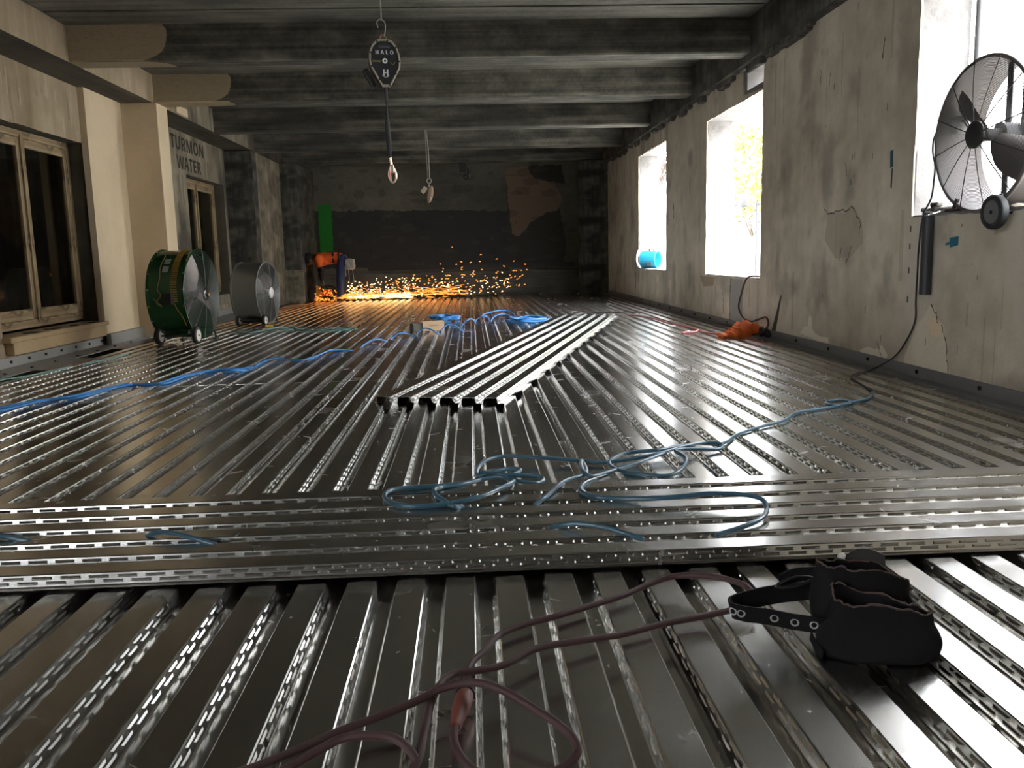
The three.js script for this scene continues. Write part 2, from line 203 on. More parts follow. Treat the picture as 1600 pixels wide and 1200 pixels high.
// left wall: beyond it a dark room; windows with wooden frames
function leftCol(s, y) {
  const big = wallWorld(s, y, 501, 5), fine = wallWorld(s, y, 507, 3, 8, 8), drip = wallWorld(s, y + 3 * vnoise(s * 6 + 60, 0.5, 180, 1, 8), 511, 4, 6, 0.6), soot = sstep(0.42, 0.68, wallWorld(s, y, 519, 6, 1.2, 0.8));
  const stained = sstep(12.9, 14.0, s), black = sstep(17.4, 17.9, s);
  const t = clamp(0.4 + (big - 0.5) * 1.4 + (drip - 0.5) * 1.2 + (fine - 0.5) * 0.3);
  const A = [0.67, 0.60, 0.50], B = [0.50, 0.435, 0.34], C = [0.60, 0.56, 0.48], D = [0.36, 0.33, 0.27], E = [0.34, 0.32, 0.27], F = [0.16, 0.15, 0.13];
  return [0, 1, 2].map((k) => { const c = lerp(lerp(lerp(A[k], B[k], t), lerp(C[k], D[k], t), stained), lerp(E[k], F[k], t), black); return c * (1 - 0.45 * soot * stained * (1 - black)); });
}
const leftMat = wallMatOf(wallCanvas(-2.6, 22.4, 3.6, 2048, 320, leftCol, (x, X, Y, k) => {
  const r = rng(61);
  for (let i = 0; i < 70; i++) { const s = 7.5 + r() * 5, y = 2.3 + r() * 0.9; x.fillStyle = r() < 0.5 ? 'rgba(196,186,164,.35)' : 'rgba(92,78,58,.3)'; x.fillRect(X(s), Y(y), (0.01 + r() * 0.04) * k, (0.05 + r() * 0.3) * k); }
  for (let i = 0; i < 160; i++) { const s = 13 + r() * 4.6, y = r() * 3.1; x.fillStyle = r() < 0.3 ? 'rgba(200,192,170,.25)' : 'rgba(40,36,34,.28)'; x.fillRect(X(s), Y(y), (0.01 + r() * 0.06) * k, (0.1 + r() * 0.6) * k); }
  for (let i = 0; i < 60; i++) { const s = 14.1 + r() * 1.0, y = 0.3 + r() * 1.3; x.fillStyle = 'rgba(34,32,38,.16)'; x.fillRect(X(s), Y(y), (0.03 + r() * 0.12) * k, (0.1 + r() * 0.4) * k); }
}), -2.6, 22.4, 3.6);
const wallL = struct('wall_left');
const LA = [9.0, 11.35, 0.2, 2.5], LB = [15.3, 17.55, 0.3, 2.48], LC = [2.6, 4.95, 0.2, 2.5];
part('masonry_core', wallSlab(shapeOf(rect(-7.3, 22.5, -1, 3.9)), [LA, LB, LC, [-5.6, -0.6, 1.75, 3.05]].map(([a, b, c, d]) => jagged(rect(a, b, c, d), 51, 0.012, 0.15)), XL - 0.36, 0.36), leftMat, wallL);
part('painted_pier', bx(XL, -4.72, -0.02, YB, -12.46, -11.30), creamMat, wallL);
part('pilaster', rbx(0.62, YB + 0.06, 0.42, 0.012).translate(-4.54, YB / 2 - 0.03, -12.65), creamMat, wallL);
const sootTex = concrete(541, [0.46, 0.44, 0.39], [0.17, 0.163, 0.15], 0.8, 0), paleConc = concrete(551, [0.64, 0.60, 0.52], [0.36, 0.335, 0.28], 0.35, 0);
const sootMat = concreteMat(sootTex, 0.45), paleMat = concreteMat(paleConc, 0.6);
part('pilaster', rbx(0.7, YB, 0.34, 0.02).translate(-4.6, YB / 2 - 0.02, -17.87), sootMat, wallL);
{ // board-formed wall strip behind the second pilaster: each board stands a little differently
  const r = rng(8); let z = -18.02; for (let i = 0; i < 13; i++) { const w = 0.155 + r() * 0.03, d = r() * 0.012; part('board_imprint', bx(-4.8, -4.262 + d, -0.02, YB - 0.02, z - w + 0.004, z), paleMat, wallL); z -= w; } }
part('pilaster', rbx(0.95, YB, 2.1, 0.02).translate(-4.345, YB / 2 - 0.02, -21.25), sootMat, wallL);
part('pilaster_footing', rbx(0.5, 0.78, 0.12, 0.03).translate(-4.08, 0.37, -20.16), concreteMat(paleConc, 0.9), wallL);
part('edge_beam', bx(-4.85, -4.28, YB, 3.9, -22.3, 7.1), leftMat, wallL);
part('corbel', rbx(0.14, 0.12, 0.5, 0.01).translate(-4.30, 3.235, -13.55), creamMat, wallL);
const font = await new FontLoader().loadAsync('fonts/droid/droid_sans_bold.typeface.json');
function text(str, size, depth, spread = 1) { const g = new TextGeometry(str, { font, size, depth, curveSegments: 6, bevelEnabled: false }); g.computeBoundingBox(); g.translate(-(g.boundingBox.max.x + g.boundingBox.min.x) / 2, 0, 0); g.scale(spread, 1, 1); return g; }
const stencil = std({ color: lin(0.022, 0.02, 0.018), roughness: 0.9 });
{ const a = text('TURMON', 0.225, 0.002, 1.32).rotateY(Math.PI / 2).translate(XL, 2.86, -15.50), b = text('WATER', 0.215, 0.002, 1.32).rotateY(Math.PI / 2).translate(XL, 2.55, -15.52); part('painted_lettering', metreUV(merge([a, b])), stencil, wallL); }

const woodTex = dataTex(256, 512, (u, v) => { const g = fbm(u, (v + 1.3 * vnoise(u * 37, 0.5, 37, 1, 3)) % 1, 37, 3, 601, 5), c = fbm(u, v, 5, 5, 607, 5), w = sstep(0.55, 0.68, fbm(u, v, 8, 6, 611, 5)); return [0, 1, 2].map((k) => lerp(lerp([0.66, 0.585, 0.455][k], [0.50, 0.42, 0.31][k], clamp(0.5 + (g - 0.5) * 1.6 + (c - 0.5))), [0.30, 0.24, 0.17][k], w * 0.6)); }, true);
const woodMat = std({ color: 0xffffff, map: rep(woodTex, 2.5, 1.2), roughness: 0.8, bumpMap: rep(grainB, 3, 3), bumpScale: 0.002 });
const woodAcross = (() => { const t = rep(woodTex, 2.5, 1.2); t.rotation = Math.PI / 2; return std({ color: 0xffffff, map: t, roughness: 0.8, bumpMap: rep(grainB, 3, 3), bumpScale: 0.002 }); })();
const glassMat = new THREE.MeshPhysicalMaterial({ color: lin(0.72, 0.72, 0.68), roughness: 0.04, transmission: 1, thickness: 0, ior: 1.5 });
function woodenWindow(n, w) {
  const g = struct('window_' + n), [a, b, c, d] = w, x = -5.03, q = 0.075, mid = (a + b) / 2, fr = (s0, s1, y0, y1, x0 = x - 0.04, x1 = x + 0.04) => { const k = rbx(x1 - x0, y1 - y0, s1 - s0, 0.008); k.translate((x0 + x1) / 2, (y0 + y1) / 2, -(s0 + s1) / 2); return k; };
  part('frame_head', fr(a, b, d - 0.08, d), woodAcross, g); part('frame_bottom', fr(a, b, c + 0.1, c + 0.19), woodAcross, g);
  part('frame_jamb', fr(a, a + 0.07, c + 0.1, d), woodMat, g); part('frame_jamb', fr(b - 0.07, b, c + 0.1, d), woodMat, g); part('mullion', fr(mid - 0.03, mid + 0.03, c + 0.15, d - 0.05, x - 0.02, x + 0.055), woodMat, g);
  for (const [s0, s1] of [[a + 0.07, mid - 0.02], [mid + 0.02, b - 0.07]]) {
    const y0 = c + 0.19, y1 = d - 0.08;
    const sash = new THREE.Group(); sash.name = 'sash'; g.add(sash);
    for (const [e, f] of [[s0, s0 + q], [s1 - q, s1]]) part('stile', fr(e, f, y0, y1, x - 0.015, x + 0.03), woodMat, sash);
    part('rail', fr(s0 + q, s1 - q, y1 - 0.10, y1, x - 0.014, x + 0.028), woodAcross, sash); part('rail', fr(s0 + q, s1 - q, y0, y0 + 0.12, x - 0.014, x + 0.028), woodAcross, sash);
    part('pane', bx(x, x + 0.004, y0 + 0.1, y1 - 0.08, -s1 + q - 0.01, -s0 - q + 0.01), glassMat, sash);
  }
  part('window_sill', rbx(0.36, 0.06, b - a + 0.06, 0.012).translate(-4.88, c + 0.04, -mid), n === 1 ? sillMat : paleMat, g);
  part('sill_apron', rbx(0.10, 0.14, b - a - 0.05, 0.012).translate(-4.76, c - 0.05, -mid), n === 1 ? sillMat : paleMat, g);
  const r = rng(n), deb = []; for (let i = 0; i < 9; i++) deb.push(rbx(0.03 + r() * 0.05, 0.008, 0.05 + r() * 0.12, 0.003, -4.86 + r() * 0.12, c + 0.074, -a - 0.25 - r() * (b - a - 0.5))); part('paint_flakes', merge(deb), stencil, g).userData.kind = 'stuff';
}
const sillMat = std({ color: lin(0.62, 0.55, 0.46), map: rep(creamTex, 0.8, 0.8), roughness: 0.85, bumpMap: rep(grainB, 2, 2), bumpScale: 0.005 });
woodenWindow(1, LA); woodenWindow(2, LB); woodenWindow(3, LC);
const darkRoom = struct('wall_beyond');                    // the unlit room behind the left windows
const darkMat = concreteMat(concrete(571, [0.34, 0.32, 0.28], [0.15, 0.14, 0.12], 0.5, 0), 0.4);
part('back_wall', bx(-9.3, -9.1, -1, 3.9, -22.5, 0.4), darkMat, darkRoom); part('ceiling', bx(-9.3, -5.16, 3.6, 3.9, -22.5, 0.4), darkMat, darkRoom); part('floor', bx(-9.3, -5.16, -1, -0.6, -22.5, 0.4), darkMat, darkRoom);
part('end_wall', bx(-9.3, -5.16, -1, 3.9, -22.7, -22.5), darkMat, darkRoom); part('end_wall', bx(-9.3, -5.16, -1, 3.9, 0.2, 0.4), darkMat, darkRoom);
part('cross_wall', bx(-9.1, -7.0, -1, 3.6, -14.1, -13.8), darkMat, darkRoom);

// back wall: sooty render, a darker painted field, a pinkish bare patch, a sprayed green stripe
const backTex = canvasTex(1536, 640, (u, v) => {
  const c = fbm(u, v, 6, 3, 701, 6), f = fbm(u, v, 120, 60, 705, 3), t = clamp(0.5 + (c - 0.5) * 1.3 + (f - 0.5) * 0.3);
  return [0, 1, 2].map((k) => lerp([0.42, 0.415, 0.37][k], [0.26, 0.26, 0.235][k], t));
}, (x) => {                                                 // 8.6 m x 3.6 m, left end at x = -5
  const X = (m) => (m + 5) / 8.6 * 1536, Y = (m) => (1 - m / 3.6) * 640, r = rng(71);
  const poly = (pts, col, j = 0.05) => { x.fillStyle = col; x.beginPath(); jagged(pts, 17, j, 0.06).forEach(([a, b], i) => x[i ? 'lineTo' : 'moveTo'](X(a), Y(b))); x.closePath(); x.fill(); };
  poly([[-4, 2.19], [-2, 2.17], [-0.5, 2.14], [1.0, 2.10], [1.02, 0.7], [-4, 0.75]], 'rgba(40,42,44,.93)');
  poly([[1.0, 2.5], [2.3, 2.4], [2.5, 1.2], [2.4, 0.7], [0.9, 0.7]], 'rgba(46,44,42,.9)');
  poly([[0.98, 3.14], [1.5, 3.2], [1.9, 3.1], [1.8, 2.9], [2.2, 2.75], [2.42, 2.4], [2.3, 2.1], [1.95, 2.0], [1.55, 1.75], [1.3, 1.45], [1.12, 1.5], [1.06, 2.0], [1.0, 2.6]], 'rgba(118,98,80,.85)');
  poly([[1.55, 3.2], [2.4, 3.22], [2.5, 2.75], [2.1, 2.8], [1.75, 2.88], [1.6, 3.0]], 'rgba(40,38,36,.8)');
  poly([[-4, 0.7], [2.8, 0.6], [2.8, 0], [-4, 0]], 'rgba(74,76,74,.55)');
  for (let i = 0; i < 240; i++) { x.fillStyle = r() < 0.5 ? 'rgba(20,20,20,.18)' : 'rgba(120,116,104,.12)'; patchPath(x, r() * 1536, r() * 640, 4 + r() * 40, 2 + r() * 18, i + 900, 0.2); x.fill(); }
  for (let i = 0; i < 60; i++) { x.fillStyle = 'rgba(18,120,30,.6)'; const y = 1.13 + i / 60 * 1.2; x.fillRect(X(-3.80 + r() * 0.03), Y(y) - 8, X(-3.46) - X(-3.80) - r() * 6, 12); }
});
const wallB = struct('wall_back');
part('render', bx(-5, 3.6, -1, 3.9, ZB - 0.3, ZB), std({ color: 0xffffff, map: rep(backTex, 1 / 8.6, 1 / 3.6, 5 / 8.6, 0), roughness: 0.85, bumpMap: rep(grainB, 0.7, 0.7), bumpScale: 0.008 }), wallB);
part('ledge', rbx(6.9, 0.62, 0.16, 0.02).translate(-0.45, 0.28, ZB + 0.08), concreteMat(concrete(721, [0.40, 0.40, 0.37], [0.28, 0.28, 0.26], 0.3, 1), 0.5), wallB);
part('black_slot_trim', bx(-2.6, 2.7, 0.66, 0.77, ZB, ZB + 0.05), ironBlack, wallB);
part('far_pilaster', rbx(0.72, YB, 0.5, 0.02).translate(3.02, YB / 2 - 0.02, -20.95), sootMat, wallB);
const wallF = struct('wall_front'); part('render', bx(-5.2, 3.7, -1, 3.9, ZF, ZF + 0.3), sootMat, wallF);   // behind the camera

// ceiling: slab, downstand beams with board marks, right edge beam
const ceil = struct('ceiling');
part('slab', bx(-5.2, 3.75, YS, 3.9, ZB - 0.3, ZF + 0.3), slabMat, ceil);
{ const r = rng(33); for (let i = 0; i < 3; i++) for (const z0 of [-7.55, -4.8]) part('board_imprint', bx(-4.25, 3.2, YS - 0.008 - r() * 0.01, YS + 0.01, z0 - 2.3 + i * 0.7, z0 - 2.3 + i * 0.7 + 0.3 + r() * 0.2), slabMat, ceil); }
const paintedBeam = std({ color: 0xffffff, map: rep(paintedBeamTex, 1 / 7.53, 1 / 0.4, 4.28 / 7.53, -7.925), roughness: 0.9, bumpMap: rep(grainB, 1.1, 1.1), bumpScale: 0.006 });
[6.5, 3.8, 1.05, -1.7, -4.45, -7.2, -9.95, -12.5, -15.3, -18.1, -20.75].forEach((z, i) => {
  const r = rng(300 + i), pts = [], b = 0.33, ch = 0.018; let y = YB;
  pts.push([0, YB], [b - ch, YB], [b, YB + ch]);
  const side = []; y = YB + ch; while (y < YS) { const h = Math.min(0.09 + r() * 0.05, YS - y + 0.02), d = (r() - 0.5) * 0.012; side.push([d, y], [d, y + h]); y += h; }
  const s = new THREE.Shape(); s.moveTo(ch, YB); s.lineTo(b - ch, YB); side.forEach(([d, yy]) => s.lineTo(b + d, yy)); side.slice().reverse().forEach(([d, yy]) => s.lineTo(0 - d, yy)); s.closePath();
  const g = new THREE.ExtrudeGeometry(s, { depth: 7.6, bevelEnabled: false }); g.rotateY(Math.PI / 2); g.translate(-4.3, 0, z);   // shape x runs to -z
  part('beam', metreUV(g), z === -9.95 || z === -12.5 ? paintedBeam : beamMat, ceil);
});
part('edge_beam', bx(3.22, XR + 0.02, 3.09, 3.6, ZB, ZF), sootMat, ceil);
{ const r = rng(55), g = []; for (let i = 0; i < 46; i++) { const d = rbx(0.05 + r() * 0.06, 0.05 + r() * 0.12, 0.12 + r() * 0.25, 0.02); d.translate(3.30, 3.07 + r() * 0.03, -8.2 - r() * 12); g.push(d); } part('broken_concrete_edge', merge(g), sootMat, ceil).userData.kind = 'stuff'; }

// floor: galvanised ribbed deck sheets, laid along the room and lapped
function deckGeo(len, seed, ribs = 6, wave = 0.0002) {
  const P = 0.1524, D = 0.0381, c = 0.0026, prof = [];     // [x, y, u] of the upper face
  for (let k = 0; k < ribs; k++) {
    const x = k * P, u = k * PER, w = 0.0095 / 0.03927, h = 0.0381 / 0.03927;
    prof.push([x + (k ? 0.011 : 0), -D, u + (k ? 0.011 : 0)], [x + 0.02225 - c, -D, u + 0.02225 - c], [x + 0.02225 + c * w, -D + c * h, u + 0.02225 + c], [x + 0.03175 - c * w, -c * h, u + 0.06152 - c], [x + 0.03175 + c, 0, u + 0.06152 + c], [x + 0.0762, 0, u + 0.106], [x + 0.12065 - c, 0, u + 0.15042 - c], [x + 0.12065 + c * w, -c * h, u + 0.15042 + c], [x + 0.13015 - c * w, -D + c * h, u + 0.18969 - c], [x + 0.13015 + c, -D, u + 0.18969 + c]);
  }
  const e = ribs * P, ue = ribs * PER; prof.push([e + 0.004, -D + 0.0015, ue + 0.004], [e + 0.012, -D + 0.0015, ue + 0.012], [e + 0.0125, -D + 0.017, ue + 0.028]);
  const n = Math.max(2, Math.round(len / 0.35)), T = 0.0012, pos = [], uv = [], nor = [], idx = [];
  const wav = (i, j) => (prof[i][1] === 0 ? (hash(i, j, seed) - 0.5) * 2 * wave * (i % 10 === 5 ? 1.6 : 0.6) : 0);
  const off = prof.map((p, i) => { const a = prof[Math.max(0, i - 1)], b = prof[Math.min(prof.length - 1, i + 1)], L = Math.hypot(b[0] - a[0], b[1] - a[1]); return [(b[1] - a[1]) / L * T, -(b[0] - a[0]) / L * T]; });
  for (const side of [0, 1]) for (let i = 0; i + 1 < prof.length; i++) {
    const a = prof[i], b = prof[i + 1], L = Math.hypot(b[0] - a[0], b[1] - a[1]), N = [-(b[1] - a[1]) / L * (side ? -1 : 1), (b[0] - a[0]) / L * (side ? -1 : 1)], base = pos.length / 3;
    for (let j = 0; j <= n; j++) for (const [q, k] of [[a, i], [b, i + 1]]) { pos.push(q[0] + (side ? off[k][0] : 0), q[1] + (side ? off[k][1] : 0) + wav(k, j), -len * j / n); nor.push(N[0], N[1], 0); uv.push(q[2], len * j / n + seed * 0.37); }
    for (let j = 0; j < n; j++) { const o = base + 2 * j; side ? idx.push(o, o + 2, o + 1, o + 1, o + 2, o + 3) : idx.push(o, o + 1, o + 2, o + 1, o + 3, o + 2); }
  }
  for (const [j, nz] of [[0, 1], [n, -1]]) for (let i = 0; i + 1 < prof.length; i++) { const base = pos.length / 3; for (const k of [i, i + 1]) for (const s of [0, 1]) { pos.push(prof[k][0] + (s ? off[k][0] : 0), prof[k][1] + (s ? off[k][1] : 0) + wav(k, j), -len * j / n); nor.push(0, 0, nz); uv.push(0.1, 0.1); } idx.push(base, base + 1, base + 2, base + 1, base + 3, base + 2); }
  // rolled embossments: two staggered rows of long dashes on each web
  const V = new THREE.Vector3(), A = new THREE.Vector3(), B = new THREE.Vector3();
  const face = (...q) => { V.subVectors(q[1], q[0]).cross(A.subVectors(q[2], q[0])).normalize(); const o = pos.length / 3; q.forEach((v) => { pos.push(v.x, v.y, v.z); nor.push(V.x, V.y, V.z); uv.push(v.x, -v.z + seed * 0.37); }); idx.push(o, o + 1, o + 2); if (q.length > 3) idx.push(o, o + 2, o + 3); };
  for (let k = 0; k < ribs; k++) for (const [xa, ya, xb, yb] of [[k * P + 0.02225, -D, k * P + 0.03175, 0], [k * P + 0.12065, 0, k * P + 0.13015, -D]]) {
    const L = Math.hypot(xb - xa, yb - ya), tx = (xb - xa) / L, ty = (yb - ya) / L, nx = -ty, ny = tx;
    for (const [q, o] of [[0.32, 0.2], [0.68, 0.7]]) for (let z = o * EMB; z + 0.064 < len; z += EMB) {
      const cx = lerp(xa, xb, q), cy = lerp(ya, yb, q), pt = (a, zz, h) => new THREE.Vector3(cx + tx * a + nx * h, cy + ty * a + ny * h, -zz), w = 0.0052, h = 0.0027;
      const b0 = pt(-w, z, 0), b1 = pt(w, z, 0), b2 = pt(w, z + 0.062, 0), b3 = pt(-w, z + 0.062, 0), r0 = pt(0, z + 0.007, h), r1 = pt(0, z + 0.055, h);
      face(b0, b1, r0); face(b1, b2, r1, r0); face(b2, b3, r1); face(b3, b0, r0, r1);
    }
  }
  const g = new THREE.BufferGeometry(); g.setAttribute('position', new THREE.Float32BufferAttribute(pos, 3)); g.setAttribute('normal', new THREE.Float32BufferAttribute(nor, 3)); g.setAttribute('uv', new THREE.Float32BufferAttribute(uv, 2)); g.setIndex(idx);
  return g;
}
const floor = struct('floor');
const rows = [[6.9, 0.15], [0.1, -7.04], [-7.04, -14.5], [-14.5, -22.1]];
rows.forEach(([z0, z1], j) => { const geos = [1, 2, 3].map((s) => deckGeo(z0 - z1 + (j ? 0.05 : 0), s + j * 5)); for (let i = -4; i < 4; i++) { const m = part('deck_sheet', geos[(i + 8 + j) % 3], deckMat, floor); m.position.set(-0.440 + 0.9144 * i, j % 2 ? 0 : 0.0014, z0 + (j ? 0.05 : 0) + (j === 2 && i === -4 ? 0.09 : 0)); } });
part('edge_sheet', bx(3.2, 3.33, -0.042, -0.0385, -22.1, 6.9), deckMat, floor);
part('slab_below', bx(-5.2, 3.75, -1.3, -1.0, -22.6, 7.4), darkMat, floor);
for (const z of [-1.5, -6.95, -10.9, -14.45, -18.4]) part('joist', merge([bx(-5, 3.4, -0.052, -0.042, z - 0.09, z + 0.09), bx(-5, 3.4, -0.32, -0.052, z - 0.006, z + 0.006), bx(-5, 3.4, -0.33, -0.32, z - 0.09, z + 0.09)]), ironBlack, floor);
// steel edge angles with bolts
const boltGeo = (() => { const g = new THREE.CylinderGeometry(0.016, 0.016, 0.014, 6); g.rotateZ(Math.PI / 2); return g.toNonIndexed(); })();
const angleL = struct('baseboard_left');
part('angle_leg', bx(-4.84, -4.775, -0.12, 0.06, -12.4, 6.9), steelGrey, angleL); part('angle_leg', bx(-4.76, -4.66, -0.12, 0.10, -12.44, -11.3), steelGrey, angleL); part('angle_leg', bx(-4.84, -4.775, -0.12, 0.08, -17.7, -12.86), steelGrey, angleL);
for (const [a, b, x1] of [[6.9, -7.9, -4.09], [-8.75, -9.75, -4.12], [-10.75, -11.2, -4.15], [-13.0, -17.7, -4.1], [-7.9, -8.75, -4.42], [-9.75, -10.75, -4.45], [-11.2, -12.4, -4.5]]) part('closure_plate', bx(-4.78, x1, -0.048, -0.040, b, a), steelGrey, angleL);
for (let i = 0; i < 14; i++) { const m = part('bolt', boltGeo, steelDark, angleL); m.position.set(-4.768, 0.015, -7.2 - i * 0.37); }
for (let i = 0; i < 9; i++) { const m = part('bolt', boltGeo, steelDark, angleL); m.rotation.z = Math.PI / 2; m.position.set(-4.52, -0.034, -7.4 - i * 0.52); }
const angleR = struct('baseboard_right'), angleMat = std({ color: lin(0.16, 0.16, 0.155), metalness: 0.2, roughness: 0.6 });
part('angle_leg', bx(3.316, 3.332, -0.06, 0.088, -22.0, 6.9), angleMat, angleR); part('angle_leg', bx(3.215, 3.33, -0.004, 0.006, -22.0, 6.9), angleMat, angleR);
for (let i = 0; i < 16; i++) { const m = part('bolt', boltGeo, steelDark, angleR); m.position.set(3.312, 0.05, -4.6 - i * 0.8); }
// ---------------------------------------------------------------- outside the openings
const grass = std({ color: lin(0.30, 0.32, 0.10), roughness: 1 }), dirt = std({ color: lin(0.62, 0.60, 0.55), roughness: 1 });
const ground = struct('floor_outside'); { const g = new THREE.PlaneGeometry(60, 80, 60, 80); g.rotateX(-Math.PI / 2); const p = g.attributes.position; for (let i = 0; i < p.count; i++) { const x = p.getX(i) + 33.75, z = p.getZ(i) - 15; p.setXYZ(i, x, -0.5 + clamp(x - 7.2, 0, 6) * 1.05 + (x > 5 ? (vnoise(x, z, 97, 97, 9) - 0.5) * 0.5 : 0), z); } g.computeVertexNormals(); part('soil', metreUV(g), dirt, ground); }
const leafA = std({ color: lin(0.30, 0.34, 0.08), roughness: 0.8, side: THREE.DoubleSide }), twig = std({ color: lin(0.05, 0.035, 0.02), roughness: 0.9 });
function leafyShrub(x, y, z, r, n, label, seed) {
  const t = thing('shrub', label, 'shrub', [x, y, z], 0, 'shrubs on the slope outside'), q = rng(seed), lv = [], st = [];
  for (let i = 0; i < n; i++) { const a = q() * 6.28, e = q() * 2 - 0.6, R2 = r * Math.cbrt(q()), g = new THREE.PlaneGeometry(0.10, 0.2, 1, 2); g.attributes.position.setZ(2, 0.02); g.rotateX(q() * 6); g.rotateY(q() * 6); g.translate(Math.cos(a) * R2, r * 0.9 + e * R2 * 0.8, Math.sin(a) * R2); lv.push(g); }
  for (let i = 0; i < 7; i++) { const a = i * 0.9; st.push(rod([0, -0.4, 0], [Math.cos(a) * r * 0.7, r * 1.2, Math.sin(a) * r * 0.7], 0.03, 6, 0.01)); }
  const f = part('foliage', merge(lv), leafA, t); f.userData.kind = 'stuff'; part('stems', merge(st), twig, t);
}
leafyShrub(9.6, 1.9, -30, 1.2, 1200, 'pale green leafy shrub in the upper part of the wide window', 1);
leafyShrub(9.0, 1.5, -27.0, 0.8, 500, 'yellow green shrub just above the dark tarpaulin outside', 2);
leafyShrub(11.4, 3.6, -34, 1.3, 1300, 'topmost pale shrub on the bank outside', 3);
{ // dark tarpaulin edge, folded over a rail
  const t = thing('tarpaulin', 'dark grey tarpaulin edge seen low through the wide window', 'tarpaulin', [6, 0, -19]); const g = new THREE.PlaneGeometry(2.2, 0.34, 24, 6), p = g.attributes.position; for (let i = 0; i < p.count; i++) { const x = p.getX(i); p.setXYZ(i, x, p.getY(i) * (0.6 + 0.4 * Math.sin(x * 2 + 1)) - x * 0.10, Math.sin(x * 5 + p.getY(i) * 9) * 0.08); } g.computeVertexNormals(); g.rotateY(Math.PI / 2 - 0.2); g.translate(0, 1.98, 0);
  part('sheet', g, std({ color: lin(0.012, 0.012, 0.018), roughness: 0.5, side: THREE.DoubleSide }), t); part('rail', rod([0.02, 1.9, 1.3], [-0.02, 1.9, -1.3], 0.02), ironBlack, t); part('post', rod([0, -0.5, 1.1], [0, 1.95, 1.1], 0.03), std({ color: lin(0.06, 0.06, 0.07), roughness: 0.6 }), t); part('post', rod([0, -0.5, -1.1], [0, 2.0, -1.1], 0.02), ironBlack, t);
}
{ // woven screen and hoop outside the narrow window
  const t = thing('wicker_screen', 'brown woven screen with a pale hoop outside the narrow window', 'screen', [5.9, 0, -26.6]), g = [], r = rng(19), m = std({ color: lin(0.035, 0.02, 0.012), roughness: 0.9 });
  for (let i = 0; i < 34; i++) g.push(rod([0, 2.9 + r() * 1.0, -1.0 + r() * 2], [0.1 * r(), 2.8 + r() * 1.1, -1.0 + r() * 2], 0.018, 5)); part('canes', merge(g), m, t).userData.kind = 'stuff'; part('hoop', torus(0.62, 0.03, 0.05, 3.3, 0.3, 6, 40, 'x'), std({ color: lin(0.8, 0.8, 0.8), roughness: 0.5 }), t); part('post', rod([0, -0.5, 0.9], [0, 3.9, 0.9], 0.03), m, t); part('bar', rod([0, 2.02, -1.3], [0, 2.02, 1.6], 0.02), ironBlack, t);
  const c = new THREE.PlaneGeometry(1.0, 1.5, 8, 8), p = c.attributes.position; for (let i = 0; i < p.count; i++) p.setZ(i, Math.sin(p.getX(i) * 7) * 0.1); c.computeVertexNormals(); c.rotateY(Math.PI / 2); c.rotateX(0.3); c.translate(-0.1, 0.95, 0.1); part('plastic_sheet', c, std({ color: lin(0.05, 0.05, 0.06), roughness: 0.5, side: THREE.DoubleSide }), t);
}
{ const t = thing('scaffold_pole', 'grey vertical pipe at the far jamb of the fan opening', 'pole', [3.74, 0, -6.36]); part('pipe', cyl(0.026, 0.026, 4.6, 0, 1.6, 0, 16), std({ color: lin(0.10, 0.10, 0.10), roughness: 0.5, metalness: 0.4 }), t); part('clamp', rbx(0.1, 0.07, 0.09, 0.01, 0.02, 2.98, 0), steelDark, t); }
{ const t = thing('scaffold_pole', 'pale rusty scaffold pole outside above the big fan', 'pole', [4.35, 0, -6.42]); part('pipe', cyl(0.024, 0.024, 1.5, 0, 3.05, 0, 16), std({ color: lin(0.16, 0.12, 0.08), roughness: 0.6 }), t); part('clamp', rbx(0.09, 0.14, 0.09, 0.02, -0.01, 2.36, 0), std({ color: lin(0.12, 0.09, 0.07), roughness: 0.7 }), t); part('rope_end', tube([[0, 2.3, 0], [0.01, 2.18, 0.01], [-0.01, 2.08, 0]], 0.012), twig, t); part('bracket', rbx(0.3, 0.03, 0.03, 0.005, 0.12, 3.79, 0), steelDark, t); }

